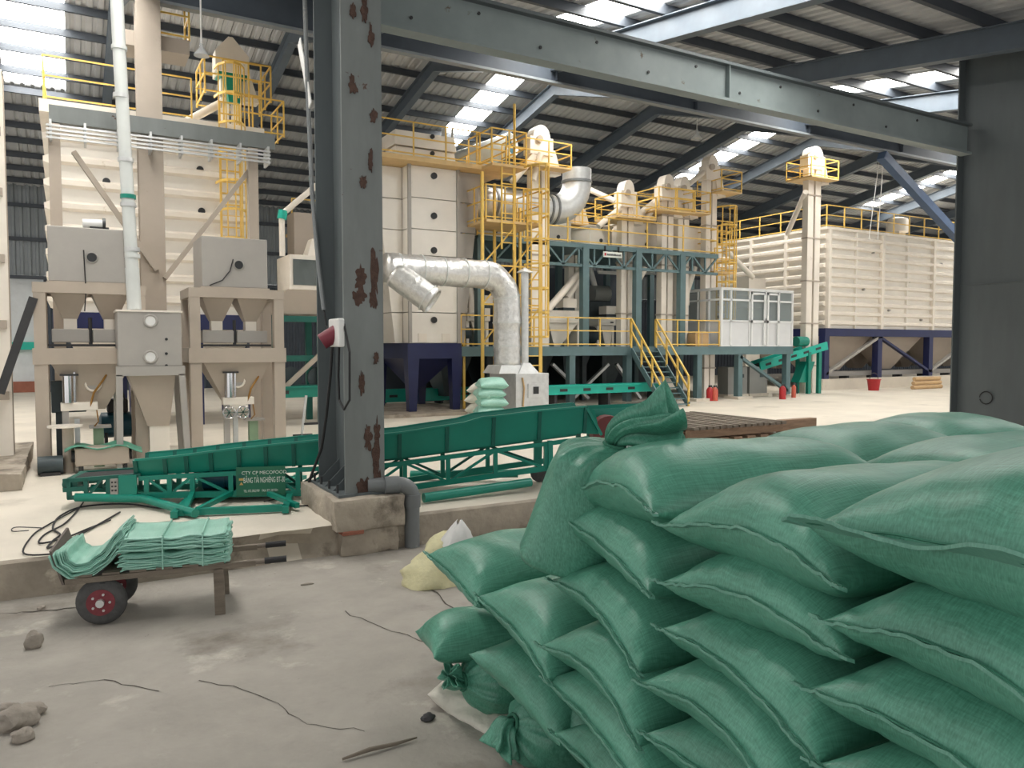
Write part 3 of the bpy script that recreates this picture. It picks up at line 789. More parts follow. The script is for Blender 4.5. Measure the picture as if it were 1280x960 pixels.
MB().box(ru0, 50, rv + .45, rv + 1.0, .62, .85).build('casing', 'grey_box', dc)
for k in range(8): MB().box(ru0 + .2 + k * 2.2, ru0 + .4 + k * 2.2, rv + .5, rv + .95, .0, .62).build('foot', 'dark_iron', dc)
q = at_v(1122, 290, rv + 2.5)
vn = thing('roof_vent', 'cream domed vent head standing on the right bin', 'vent', (q.x, rv + 2.5, RT + .12))
MB().box(q.x - .3, q.x + .3, rv + 2.2, rv + 2.8, RT + .12, RT + .9).build('stack', 'cream', vn)
MB().lathe((q.x, rv + 2.5, RT + .85), [(.62, 0), (.62, .55), (.5, .75), (.2, .85)], 16).build('dome', 'cream', vn, smooth='auto')

# ---- bucket elevators
def elevator(px, v, ytop, z0, label, w=.34, gap=.2, plat=0.8, dep=.3, rail=True, headw=None, right_only=False, pside=1.0):
    c = at_v(px, ytop, v); u, zt = c.x, c.z
    t = thing('bucket_elevator', label, 'elevator', (u, v, z0), 'bucket elevators')
    hw = headw or (w + gap) * 1.15
    for s in (-1, 1):
        x = u + s * (w + gap) / 2
        MB().box(x - w / 2, x + w / 2, v - dep / 2, v + dep / 2, z0, zt - .9).build('trunk', 'cream', t)
    z = z0 + 1.2
    while z < zt - 1.2: MB().box(u - (w + gap) / 2 - w / 2 - .03, u + (w + gap) / 2 + w / 2 + .03, v - dep / 2 - .03, v + dep / 2 + .03, z, z + .06).build('joint_flange', 'beige', t); z += 1.9
    n = 10; poly = [(u - hw, zt - 1.0), (u + hw, zt - 1.0), (u + hw, zt - .42)] + [(u + (hw - .12) * math.cos(math.pi * k / n), zt - .42 + .42 * math.sin(math.pi * k / n)) for k in range(n + 1)] + [(u - hw, zt - .42)]
    hd = MB().prism(poly, v - dep * .75, v + dep * .75).build('head', 'cream', t)
    disc(MB(), u - .12, v - dep * .75, zt - .5, .12, .1).build('bearing', 'beige', hd); 
    MB().taper((u + hw - .1, u + hw + .35, v - .2, v + .2), zt - 1.6, (u + hw - .2, u + hw + .1, v - .2, v + .2), zt - .8).build('discharge', 'cream', hd)
    if rail:
        zp = zt - 1.45; a = 0 if right_only else -.9 * pside; b = (1.1 if right_only else .9) * pside
        MB().box(u + min(a, b), u + max(a, b), v - .7, v + .7, zp - .06, zp).build('platform', 'yellow_deck', t)
        rails(MB(), [(u + a, v - .67, zp), (u + b, v - .67, zp), (u + b, v + .67, zp), (u + a, v + .67, zp), (u + a, v - .67, zp)], plat, .9, .05).build('guardrail', 'yellow', t)
    return t, u, zt
e1, eu1, ez1 = elevator(286, 23.4, 55, 7.95, 'bucket elevator head with a teal outlet above the left storage bin', rail=False, w=.22, gap=.1, headw=.42)
# its peaked housing
MB().prism([(eu1 - .45, ez1 - .95), (eu1 + .45, ez1 - .95), (eu1 + .45, ez1 - .45), (eu1 + .02, ez1 + .02), (eu1 - .1, ez1 + .02), (eu1 - .45, ez1 - .4)], 22.9, 23.3).build('peaked_hood', 'cream', e1)
MB().box(eu1 - .38, eu1 + .4, 22.95, 23.5, ez1 - 1.05, ez1 - .95).build('hood_flange', 'teal_paint', e1)
MB().taper((eu1 - .1, eu1 + .2, 22.95, 23.2), ez1 - 1.75, (eu1 - .2, eu1 + .25, 22.95, 23.3), ez1 - 1.05).build('outlet', 'teal_paint', e1)
yl = MB()
rails(yl, [(eu1 - .8, 22.5, ez1 - 1.75), (eu1 - .8, 24.0, ez1 - 1.75), (eu1 + .95, 24.0, ez1 - 1.75), (eu1 + .95, 22.5, ez1 - 1.75), (eu1 - .8, 22.5, ez1 - 1.75)], 1.0, .9, .05)
rails(yl, [(eu1 + .4, 22.3, 8.0), (eu1 + 1.25, 22.3, 8.0), (eu1 + 1.25, 23.8, 8.0)], 1.0, .8, .05)
rails(yl, [(eu1 - .35, 22.35, 8.0), (eu1 + .65, 22.35, 8.0)], 1.9, .3, .05)
yl.build('guardrail', 'yellow', e1)
a, b = at_v(222, 158, 22.2), at_v(278, 128, 22.6)
MB().tube([a, b], .11, 10).build('spout', 'cream', e1, smooth='auto')
EL = [(673, 22.6, 158, 2.1, 'bucket elevator beside the yellow ladder tower, its head highest left of the galvanised elbow'),
      (716, 25.2, 236, 2.1, 'bucket elevator half hidden behind the galvanised elbow duct'),
      (782, 23.05, 226, 2.1, 'bucket elevator right of the galvanised elbow, ringed by a yellow guardrail'),
      (832, 23.0, 219, 2.1, 'left of the twin bucket elevators with joined heads'),
      (852, 23.2, 221, 2.1, 'right of the twin bucket elevators with joined heads'),
      (887, 23.05, 195, 0.0, 'tall double bucket elevator left of the far right bin, two guardrails high up'),
      (1016, 23.4, 184, 0.0, 'tallest bucket elevator in front of the right storage bin')]
EO = {}
for px, v, yt, z0, lb in EL:
    EO[px] = elevator(px, v, yt, z0, lb, right_only=(px in (887,)), w={1016: .36, 673: .32}.get(px, .25), gap={1016: .12, 673: .08}.get(px, .07))
t, u, zt = EO[887]
rails(MB(), [(u, 22.7, zt - 4.6), (u + 1.2, 22.7, zt - 4.6), (u + 1.2, 24.1, zt - 4.6)], .9, 1.2, .05).build('guardrail', 'yellow', t)
MB().box(u, u + 1.2, 22.7, 24.1, zt - 4.68, zt - 4.6).build('platform', 'yellow_deck', t)
def spout(el, a, b, va, vb, r=.11):
    MB().tube([at_v(*a, va), at_v(*b, vb)], r, 10).build('spout', 'cream', EO[el][0], smooth='auto')
spout(673, (668, 195), (640, 228), 22.2, 22.2); spout(673, (676, 192), (666, 225), 22.2, 22.2)
spout(782, (788, 250), (748, 283), 23.0, 23.0); spout(782, (786, 258), (818, 275), 23.0, 23.4); spout(782, (735, 236), (770, 252), 24.5, 23.2)
spout(832, (828, 245), (786, 277), 22.9, 23.2); spout(832, (822, 250), (806, 278), 22.8, 23.2)
spout(887, (880, 215), (842, 245), 23.0, 23.2); spout(1016, (1007, 240), (984, 292), 23.2, 26.0, .12)
sp = thing('loading_spout', 'long cream spout slanting down to a cream box behind the cabin', 'spout', at_v(944, 346, 26))
MB().tube([at_v(905, 310, 26), at_v(941, 347, 26)], .13, 10).build('pipe', 'cream', sp, smooth='auto')
x0, x1, z0, z1 = face(936, 957, 348, 366, 26); MB().box(x0, x1, 26, 27, z0, z1).build('inlet_box', 'cream', sp)
MB().box(x0 + .1, x1 - .1, 26.2, 26.8, 0, z0).build('support', 'cream', sp)

# ---- dryer tower on navy legs
du0, du1, dv = at_v(511, 430, 22).x, at_v(573, 430, 22).x, 22.0
DT = 7.62
dry = thing('grain_dryer', 'tall cream panelled dryer tower on a navy stand behind the near column', 'dryer', ((du0 + du1) / 2, 23.5, 0))
zs = [2.2, 3.15, 4.1, 4.9, 5.7, 6.65, DT]
for a, b in zip(zs, zs[1:]):
    MB().box(du0 + .02, du1, dv, 25, a + .012, b - .012).build('front_panel', 'cream_panel', dry)
    wa, wb = .25 + .62 * (a - 2.2) / 5.4, .25 + .62 * (b - 2.2) / 5.4
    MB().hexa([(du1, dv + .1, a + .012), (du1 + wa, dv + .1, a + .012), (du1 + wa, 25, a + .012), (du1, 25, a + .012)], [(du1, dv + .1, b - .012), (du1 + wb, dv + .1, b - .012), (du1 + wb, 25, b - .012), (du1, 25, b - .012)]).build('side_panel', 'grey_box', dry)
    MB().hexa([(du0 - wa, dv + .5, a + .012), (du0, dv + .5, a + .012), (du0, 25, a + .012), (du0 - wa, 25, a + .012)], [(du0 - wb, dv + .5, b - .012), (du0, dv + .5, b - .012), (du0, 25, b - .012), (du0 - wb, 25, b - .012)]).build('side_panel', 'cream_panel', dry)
for x in (du0 - .02, du1 - .06): MB().box(x, x + .1, dv - .08, dv, 2.2, DT).build('corner_post', 'grey_box', dry)
for py in (220, 270, 313, 357, 400):
    q = at_v(542, py, dv); disc(MB(), q.x, dv, q.z, .1, .06).build('port', 'port_dark', dry)
for px in (528, 557):
    q = at_v(px, 424, dv); MB().box(q.x - .14, q.x + .14, dv - .03, dv, 2.24, 2.5).build('access_hatch', 'cream', dry)
st = MB().box(du0 - .05, du1 + .1, dv - .03, 25.1, 1.72, 2.2).build('stand_frame', 'navy', dry)
for x in (du0 - .02, du1 - .22):
    for y in (dv, 24.75):
        MB().taper((x + .04, x + .28, y + .03, y + .27), .08, (x - .02, x + .36, y - .02, y + .34), 1.75).build('leg', 'navy', dry)
MB().taper((du0 + .7, du1 - .7, 23.3, 23.8), .75, (du0 + .1, du1, dv + .2, 24.9), 1.75).build('hopper', 'navy', dry)
MB().box(du0 - 1.1, du1 + 1.6, dv - .5, 25.4, DT, DT + .14).build('top_deck', 'yellow_deck', dry)
rails(MB(), [(du0 - 1.05, 25.3, DT + .14), (du0 - 1.05, dv - .45, DT + .14), (du1 + 1.5, dv - .45, DT + .14), (du1 + 1.5, 25.3, DT + .14)], 1.0, 1.0, .05).build('guardrail', 'yellow', dry)
for k in range(2): MB().taper((du0 - .3, du1 + .1, dv + .3, 24.8), DT + .14 + .5 * k, (du0 - .25, du1 + .05, dv + .35, 24.75), DT + .6 + .5 * k).build('top_bin', 'cream_panel', dry)
for py in (171, 192): q = at_v(540, py, dv + .3); disc(MB(), q.x, dv + .3, q.z, .07, .06).build('port', 'port_dark', dry)
vs = MB(); q = at_v(555, 160, dv + 1)
vs.tube([(q.x, dv + 1, DT + 1.1), (q.x, dv + 1, DT + 1.6)], .09, 10); vs.tube([(q.x + .3, dv + 1, DT + 1.1), (q.x + .3, dv + 1, DT + 1.55)], .05, 8)
vs.build('vent_stub', 'galvanised', dry, smooth='auto')
pl = rough_block('dryer_plinth', du0 - 1.6, du1 + .4, dv - .9, 25.6, 0, .09, 'kerb_concrete', .01, .4, 5); single(rebase(pl, (10, 23, 0)), 'low concrete slab under the navy legs of the dryer tower', 'slab')
# ---- galvanised elbow duct and silver insulated duct
def cuffs(t, pts, r, mname):
    for p, d in pts:
        p, d = Vector(p), Vector(d).normalized()
        MB().tube([p - d * .04, p + d * .04], r * 1.06, 20).build('joint_ring', mname, t, smooth='auto')
gz = at_v(640, 257, 22.9).z; gx0 = du1 + .8; gx1 = at_v(690, 258, 22.9).x
gd = thing('exhaust_duct', 'large galvanised duct leaving the dryer and bending upward in an elbow', 'duct', (gx0, 22.9, gz))
q = at_v(721, 225, 22.9); rad = q.x - gx1
pts = [(gx0 - .3, 22.9, gz), (gx0 + .9, 22.9, gz), (gx1, 22.9, gz)] + [Vector((gx1 + rad * math.sin(t), 22.9, gz + rad * (1 - math.cos(t)))) for t in [k * math.pi / 2 / 8 for k in range(1, 9)]] + [(q.x, 22.9, at_v(721, 212, 22.9).z)]
MB().tube(pts, [.52] * len(pts), 22).build('duct', 'galvanised', gd, smooth='auto')
cuffs(gd, [(pts[1], (1, 0, 0)), (pts[2], (1, 0, 0)), (Vector(pts[2]) - Vector((.25, 0, 0)), (1, 0, 0)), (Vector(pts[-1]) - Vector((0, 0, .45)), (0, 0, 1))], .52, 'pvc_grey')
q2 = at_v(628, 185, 24.2)
wd = thing('exhaust_pipe', 'wide pale pipe with an open dark mouth slanting above the dryer deck', 'duct', q2)
aa, bb = at_v(570, 205, 26.0), at_v(640, 180, 23.8)
m = MB(); m.tube([aa, bb], .42, 20, cap=False); o = m.build('pipe', 'pvc_white', wd, smooth='auto'); s_ = o.modifiers.new('thick', 'SOLIDIFY'); s_.thickness = .03
MB().tube([bb - (bb - aa).normalized() * .25, bb - (bb - aa).normalized() * .2], .4, 20).build('inner_flap', 'teal_motor', wd)
sx, sv_ = at_v(634, 420, 19.6).x, 19.6
sz = at_v(600, 343, sv_).z; sl = thing('insulated_duct', 'silver foil wrapped duct bending down into the furnace box', 'duct', (sx, sv_, 1.3))
R_ = .78
pts = [(7.4, sv_, sz + .05), (8.6, sv_, sz + .03), (sx - R_, sv_, sz)] + [Vector((sx - R_ + R_ * math.sin(t), sv_, sz - R_ * (1 - math.cos(t)))) for t in [k * math.pi / 2 / 8 for k in range(1, 9)]] + [(sx, sv_, 2.4), (sx, sv_, 1.55)]
fine = []
for a, b in zip(pts, pts[1:]):
    a, b = Vector(a), Vector(b); n = max(1, int((b - a).length / .09))
    fine += [a.lerp(b, k / n) for k in range(n)]
fine.append(Vector(pts[-1]))
rr = [.4 + .03 * noise.noise(p * 3.5) + .016 * noise.noise(p * 11) for p in fine]
MB().tube(fine, rr, 22).build('duct', 'foil', sl, smooth=True)
for k in range(4, len(fine) - 2, 7):
    p = fine[k]; d = (fine[k + 1] - fine[k - 1]).normalized(); MB().tube([p - d * .015, p + d * .015], rr[k] + .02, 22).build('strap', 'pvc_white', sl, smooth='auto')
a, b = at_v(494, 343, 19.5), at_v(541, 377, 18.9)
n = 14; br = [a.lerp(b, k / n) for k in range(n + 1)]
m = MB(); m.tube(br, [.37 + .012 * noise.noise(p * 7) for p in br], 20, cap=False); o = m.build('branch_stub', 'foil', sl, smooth=True); o.modifiers.new('thick', 'SOLIDIFY').thickness = .03
MB().tube([br[-3], br[-3] + (br[-2] - br[-3]) * .3], .4, 20).build('strap', 'pvc_white', sl, smooth='auto')
MB().tube([br[-2], br[-2] + (br[-1] - br[-2]) * .2], .3, 20).build('stub_damper', 'galvanised', sl)
# furnace box
f0, f1, fv = at_v(645, 490, 19.0).x, at_v(686, 490, 19.0).x, 19.0
fb = thing('furnace_box', 'grey metal furnace box with a square hatch and thin chimney', 'furnace', ((f0 + f1) / 2, 19.7, 0))
MB().box(f0, f1, fv, 20.6, 0, 1.32).build('body', 'galvanised', fb, bevel=.01)
MB().taper((sx - .55, sx + .5, 19.1, 20.1), 1.32, (sx - .42, sx + .42, 19.2, 20.0), 1.56).build('duct_collar', 'galvanised', fb)
hx = f0 + (f1 - f0) * .55
hd = MB().box(hx - .22, hx + .36, fv - .03, fv, .62, 1.02).build('hatch', 'galvanised', fb)
MB().box(hx - .05, hx + .13, fv - .045, fv - .03, .72, .93).build('hatch_window', 'port_dark', hd)
MB().tube([(f0 + .2, fv - .03, 1.2), (f0 + .26, fv - .03, .9), (f0 + .22, fv - .03, .4), (f0 + .3, fv - .05, .1)], .025, 6).build('rope', 'cardboard', fb)
cx = at_v(656, 400, 19.3).x; zt = at_v(656, 341, 19.3).z
MB().taper((cx - .35, cx + .35, 19.05, 19.6), 1.32, (cx - .12, cx + .12, 19.2, 19.4), 1.62).build('chimney_base', 'galvanised', fb)
MB().tube([(cx, 19.3, 1.6), (cx, 19.3, zt)], .11, 12).build('chimney', 'galvanised', fb, smooth='auto')
MB().lathe((cx, 19.3, zt), [(.24, 0), (.24, .02), (.02, .15)], 14).build('chimney_cap', 'galvanised', fb, smooth='auto')

# ---- yellow ladder tower
yt = thing('ladder_tower', 'yellow steel ladder tower with two railed landings beside the dryer', 'ladder tower', (12.5, 20.9, 0))
yv = 20.9
yx = [at_v(p, 350, yv).x for p in (603, 643, 676)]
m = MB()
for x in yx:
    for y in (yv, yv + 1.3): m.bar((x, y, 0), (x, y, 7.4 if x < yx[2] else 6.7), .08)
for z in (2.2, 3.4, 4.6):
    for a, b in zip(yx, yx[1:]): m.bar((a, yv, z), (b, yv, z), .05); m.bar((a, yv, z), (b, yv, z + 1.2), .04)
m.build('frame', 'yellow', yt)
for z, a, b in ((at_v(640, 277, yv).z, yx[0] + .1, yx[2]), (at_v(640, 207, yv).z, yx[0] + .3, yx[1] + .4)):
    dk = MB().box(a, b, yv - .1, yv + 1.6, z - .08, z).build('landing', 'yellow_deck', yt)
    rails(MB(), [(a, yv + 1.5, z), (a, yv - .05, z), (b, yv - .05, z), (b, yv + 1.5, z)], 1.05, .7, .05).build('guardrail', 'yellow', yt)
m = MB(); ladder(m, (at_v(669, 400, yv - .3).x, yv - .2, .1), 6.9, (1, 0, 0), (0, -1, 0), .46, 2.4, .05); m.build('caged_ladder', 'yellow', yt)
m = MB(); ladder(m, (yx[1] - .3, yv - .1, 5.1), 7.6, (1, 0, 0), (0, -1, 0), .42, None, .045); m.build('upper_ladder', 'yellow', yt)
q = at_v(643, 130, yv); MB().tube([(yx[1], yv, 7.4), (yx[1], yv, q.z)], .04, 6).build('mast', 'yellow', yt)
# ---- right ladder tower by the big bin
rt = thing('ladder_tower', 'narrow yellow caged ladder tower left of the big right bin', 'ladder tower', at_v(905, 440, 23).xy.to_3d())
x = at_v(902, 330, 23.0).x; m = MB(); ladder(m, (x, 23.0, 2.1), 7.0, (1, 0, 0), (0, -1, 0), .5, 3.2, .05); m.build('caged_ladder', 'yellow', rt)
m = MB(); rails(m, [(x - .5, 23.6, 6.2), (x - .5, 23.05, 6.2), (x + .6, 23.05, 6.2), (x + .6, 23.6, 6.2)], 1.0, .6, .05); m.build('guardrail', 'yellow', rt)

# ---- mezzanine with its machines
MV = 22.0; mz0, mz1 = at_v(577, 440, MV).x, at_v(991, 440, MV).x
s0, s1_ = at_v(789, 440, MV).x, at_v(820, 440, MV).x
mez = thing('mezzanine', 'dark steel mezzanine deck on posts with yellow guardrail', 'platform', ((mz0 + mz1) / 2, 25, 0))
MB().box(mz0, mz1, MV, 29, 2.02, 2.1).build('deck', 'truss_paint', mez)
MB().box(mz0, mz1, MV - .02, MV + .12, 1.78, 2.04).build('edge_beam', 'truss_paint', mez)
MB().box(mz0, mz1, 28.8, 29, 1.78, 2.04).build('edge_beam', 'truss_paint', mez)
for px in (716, 787, 875, 926, 986):
    x = at_v(px, 470, MV).x
    for y in (MV + .02, 28.5): MB().box(x - .12, x + .12, y, y + .24, 0, 1.8).build('post', 'truss_paint', mez)
    MB().box(x - .4, x + .4, MV - .25, MV + .5, 0, .1).build('footing', 'upper_concrete', mez)
x = at_v(926, 470, MV).x; x2 = at_v(986, 470, MV).x
MB().bar((x, MV + .1, 1.7), (x2, MV + .1, .25), .12, .16, up=(0, 1, 0)).build('brace', 'truss_paint', mez)
for px in (620, 650, 690, 740, 765):
    xx = at_v(px, 470, 24).x; MB().box(xx - .1, xx + .1, 24.5, 24.7, 0, 1.8).build('post', 'machine_dark', mez)
for a, b in ((690, 735), (760, 716), (640, 600), (770, 800)):
    MB().bar(at_v(a, 455, 23.6), at_v(b, 498, 23.6), .1, .16, up=(0, 1, 0)).build('brace', 'galvanised', mez)
rails(MB(), [(mz0, MV + .05, 2.1), (s0, MV + .05, 2.1)], 1.0, 1.5, .055).build('guardrail', 'yellow', mez)
rails(MB(), [(s1_, MV + .05, 2.1), (at_v(902, 440, MV).x - .1, MV + .05, 2.1)], 1.0, 1.2, .055).build('guardrail', 'yellow', mez)
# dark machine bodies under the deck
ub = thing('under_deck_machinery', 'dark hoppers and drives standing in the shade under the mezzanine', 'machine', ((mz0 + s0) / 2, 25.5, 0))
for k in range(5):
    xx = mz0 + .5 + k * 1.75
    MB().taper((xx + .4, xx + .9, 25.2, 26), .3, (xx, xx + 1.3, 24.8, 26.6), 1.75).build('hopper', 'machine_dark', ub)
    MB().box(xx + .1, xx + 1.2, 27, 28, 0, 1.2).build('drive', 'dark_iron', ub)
bk = MB().box(mz0, mz1 - 1.5, 28.95, 29.0, 0, 1.78).build('shade_backing', 'girder_paint', ub)  # added dark sheet, stands in for the shaded void under the deck

# stairs
str_ = thing('steel_stairs', 'grey steel stairs with yellow handrails leading up to the mezzanine', 'stairs', ((s0 + s1_) / 2, 21, 0))
run = 1.75; n = 11
for k in range(n):
    z = 2.02 - 2.02 * (k + .5) / n; y = MV - run * (k + .5) / n
    MB().box(s0 + .05, s1_ - .05, y - .12, y + .12, z - .03, z).build('tread', 'truss_paint', str_)
for x in (s0, s1_): MB().bar((x, MV, 1.98), (x, MV - run, .05), .05, .2, up=(0, 1, 0)).build('stringer', 'truss_paint', str_)
for x in (s0, s1_):
    m = MB()
    for h in (1.0, .55): m.bar((x, MV, 2.1 + h), (x, MV - run, .05 + h), .055)
    for k in range(4): y = MV - run * k / 3; z = 2.1 - 2.05 * k / 3; m.bar((x, y, z - .05), (x, y, z + 1.0), .055)
    m.build('handrail', 'yellow', str_)

# cabin
c0, c1, cv0, cv1 = at_v(902, 400, MV).x, mz1 - .03, MV + .03, MV + 2.5
cab = thing('control_cabin', 'white framed glazed control cabin on the mezzanine', 'cabin', ((c0 + c1) / 2, MV + 1.2, 2.1))
CT = at_v(902, 361, MV).z; CM, CU = 2.1 + (CT - 2.1) * .45, 2.1 + (CT - 2.1) * .82
fr = .07
xs = [c0 + (c1 - c0) * k for k in (0, .13, .385, .61, .80, 1)]
ys = [cv0 + (cv1 - cv0) * k for k in (0, .27, .52, .77, 1)]
for x in xs:
    MB().box(x - fr / 2, x + fr / 2, cv0 - .02, cv0 + fr, 2.1, CT).build('mullion', 'aluminium_white', cab)
for y in ys: MB().box(c0 - .02, c0 + fr, y - fr / 2, y + fr / 2, 2.1, CT).build('mullion', 'aluminium_white', cab)
for z in (2.12, CM, CU, CT):
    MB().box(c0, c1, cv0 - .02, cv0 + fr, z - fr / 2, z + fr / 2).build('transom', 'aluminium_white', cab)
    MB().box(c0 - .02, c0 + fr, cv0, cv1, z - fr / 2, z + fr / 2).build('transom', 'aluminium_white', cab)
for a, b in zip(xs, xs[1:]):
    MB().box(a, b, cv0 + .02, cv0 + .05, 2.1, CM).build('lower_panel', 'panel_white', cab)
    MB().box(a, b, cv0 + .03, cv0 + .04, CM, CU).build('pane', 'clear_pane', cab); MB().box(a, b, cv0 + .03, cv0 + .04, CU, CT).build('pane', 'clear_pane', cab)
for a, b in zip(ys, ys[1:]):
    MB().box(c0 + .02, c0 + .05, a, b, 2.1, CM).build('lower_panel', 'panel_white', cab)
    MB().box(c0 + .03, c0 + .04, a, b, CM, CU).build('pane', 'clear_pane', cab); MB().box(c0 + .03, c0 + .04, a, b, CU, CT).build('pane', 'clear_pane', cab)
for x in (xs[2] + .06, xs[3] + .06):
    w = xs[3] - xs[2] - .14 if x < xs[3] else xs[4] - xs[3] - .12
    d = MB().box(x, x + .08, cv0 - .05, cv0 - .02, 2.15, CT - .08).add([], []).box(x + w - .06, x + w, cv0 - .05, cv0 - .02, 2.15, CT - .08).box(x, x + w, cv0 - .05, cv0 - .02, CT - .16, CT - .08).box(x, x + w, cv0 - .05, cv0 - .02, CM - .06, CM + .04).build('sliding_door', 'aluminium_white', cab)
MB().box(xs[3] - .06, xs[3] - .02, cv0 - .07, cv0 - .05, CM, CM + .12).build('door_handle', 'dark_iron', cab)
MB().box(c0, c1, cv1 - .06, cv1, 2.1, CT).build('rear_wall', 'panel_white', cab); MB().box(c1 - .06, c1, cv0, cv1, 2.1, CT).build('end_wall', 'panel_white', cab)
MB().box(c0 - .03, c1 + .03, cv0 - .03, cv1, CT + .03, CT + .07).build('roof', 'aluminium_white', cab)
ext = thing('glazed_screen', 'low white framed glass screen left of the control cabin', 'screen', (c0 - .6, cv1, 2.1))
ex0 = at_v(831, 400, cv1).x
MB().box(ex0, c0 - .05, cv1 - .03, cv1, 2.1, CM).build('lower_panel', 'panel_white', ext)
for x in (ex0, (ex0 + c0) / 2, c0 - .1): MB().box(x, x + .06, cv1 - .04, cv1 + .02, 2.1, CU + .1).build('mullion', 'aluminium_white', ext)
MB().box(ex0, c0 - .05, cv1 - .04, cv1 + .02, CU + .04, CU + .1).build('transom', 'aluminium_white', ext)
MB().box(ex0, c0 - .05, cv1 - .02, cv1 - .01, CM, CU + .04).build('pane', 'clear_pane', ext)
x = at_v(873, 420, MV + .4).x
bxx = thing('cardboard_box', 'small cardboard box standing by the cabin wall behind the guardrail', 'box', (x, MV + .4, 2.1))
MB().box(x - .35, x + .35, MV + .2, MV + .65, 2.1, 2.62).build('carton', 'cardboard', bxx, bevel=.01)
MB().box(x - .02, x + .02, MV + .195, MV + .2, 2.1, 2.62).build('tape', 'beige', bxx)
dk_ = thing('office_desk', 'grey desk with monitor inside the glazed control cabin', 'desk', (c0 + 2, MV + 1.6, 2.1))
MB().box(c0 + .9, c0 + 3.2, MV + 1.5, MV + 2.1, 2.8, 2.86).build('desk_top', 'cabinet_grey', dk_)
for x in (c0 + .95, c0 + 3.1): MB().box(x, x + .05, MV + 1.5, MV + 2.1, 2.1, 2.8).build('leg', 'cabinet_grey', dk_)
MB().box(c0 + 1.2, c0 + 1.8, MV + 1.8, MV + 1.86, 3.0, 3.4).build('monitor', 'machine_dark', dk_)
MB().box(c0 + 1.47, c0 + 1.53, MV + 1.8, MV + 1.86, 2.86, 3.0).build('monitor_stand', 'machine_dark', dk_)
wc = thing('switch_cabinet', 'tall grey cabinet at the right end inside the control cabin', 'cabinet', (c1 - .5, MV + 1.9, 2.1))
MB().box(c1 - .95, c1 - .2, MV + 1.3, MV + 2.3, 2.1, 3.75).build('body', 'cabinet_grey', wc, bevel=.01)
MB().box(c1 - .6, c1 - .57, MV + 1.27, MV + 1.3, 2.8, 3.1).build('handle', 'dark_iron', wc)

# upper platform on its truss
UV = 22.5; up0, up1 = at_v(597, 310, UV).x, at_v(897, 320, UV).x; UZ = 5.74
upf = thing('upper_platform', 'upper steel platform with a blue-green truss edge and yellow guardrail', 'platform', ((up0 + up1) / 2, 25, 2.1))
MB().box(up0, up1, UV, 28, UZ - .06, UZ).build('deck', 'truss_paint', upf)
MB().box(up0, up1, UV - .05, UV + .1, UZ - .16, UZ).build('top_chord', 'truss_paint', upf)
MB().box(up0, up1, UV - .03, UV + .07, UZ - .82, UZ - .72).build('bottom_chord', 'truss_paint', upf)
n = 16; dx = (up1 - up0) / n
m = MB()
for k in range(n):
    a, b = up0 + dx * k, up0 + dx * (k + 1)
    z0, z1 = (UZ - .77, UZ - .1) if k % 2 else (UZ - .1, UZ - .77)
    m.bar((a, UV, z0), (b, UV, z1), .06); m.bar((a, UV, UZ - .77), (a, UV, UZ - .1), .06)
m.build('truss_web', 'truss_paint', upf)
for px in (731, 797, 852, 600):
    x = at_v(px, 380, UV).x; MB().box(x - .13, x + .13, UV - .08, UV + .16, 2.1, UZ - .1).build('post', 'truss_paint', upf)
for px in (700, 760, 815, 865):
    x = at_v(px, 380, 27).x; MB().box(x - .12, x + .12, 27, 27.2, 2.1, UZ - .1).build('post', 'truss_paint', upf)
rails(MB(), [(up0, UV + .03, UZ), (up1, UV + .03, UZ), (up1, 27.9, UZ)], 1.0, 1.9, .055).build('guardrail', 'yellow', upf)
sg = thing('platform_sign', 'small white sign with red and dark print hanging on the truss', 'sign', at_v(768, 320, UV - .12))
x0, x1, z0, z1 = face(754, 777, 315, 322, UV - .12)
for hx_ in (x0 + .1, x1 - .12): MB().box(hx_, hx_ + .02, UV - .125, UV - .03, z1 - .03, UZ - .03).build('hanger', 'dark_iron', sg)
pl_ = MB().box(x0, x1, UV - .14, UV - .11, z0, z1).build('plate', 'sign_white', sg)
MB().box(x0 + .04, x0 + .12, UV - .145, UV - .14, z0 + .05, z1 - .05).build('logo_mark', 'sign_red', sg)
m = MB(); xx = x0 + .15; rnd = random.Random(3)
while xx < x1 - .06:
    w = .022 + .02 * rnd.random(); m.box(xx, xx + w, UV - .145, UV - .14, z0 + .06, z0 + .06 + (z1 - z0 - .12) * (.6 + .4 * rnd.random())); xx += w + .01
m.build('print_marks', 'sign_ink', sg)
# bins on the upper platform
for i, (a, b, yt_, lb) in enumerate([(604, 634, 270, 'cream bin behind the yellow ladder tower on the upper platform'), (681, 714, 277, 'cream bin left of the elbow duct outlet on the upper platform'),
                                     (737, 765, 284, 'small cream bin between two elevators on the upper platform'), (787, 828, 279, 'widest cream bin with ports on the upper platform'), (840, 876, 284, 'rightmost cream bin with ports on the upper platform')]):
    x0, x1, z0, z1 = face(a, b, yt_, 306, 23.6)
    t = thing('feed_bin', lb, 'bin', ((x0 + x1) / 2, 25, UZ), 'feed bins on the upper platform')
    MB().box(x0, x1, 23.6, 25.6, UZ, z1).build('body', 'cream', t, bevel=.015)
    for k in range(2): disc(MB(), (x0 + x1) / 2, 23.6, UZ + .35 + .5 * k, .07, .03).build('port', 'port_dark', t)
    MB().box(x0 - .04, x1 + .04, 23.56, 25.64, z1, z1 + .05).build('lid', 'cream', t)
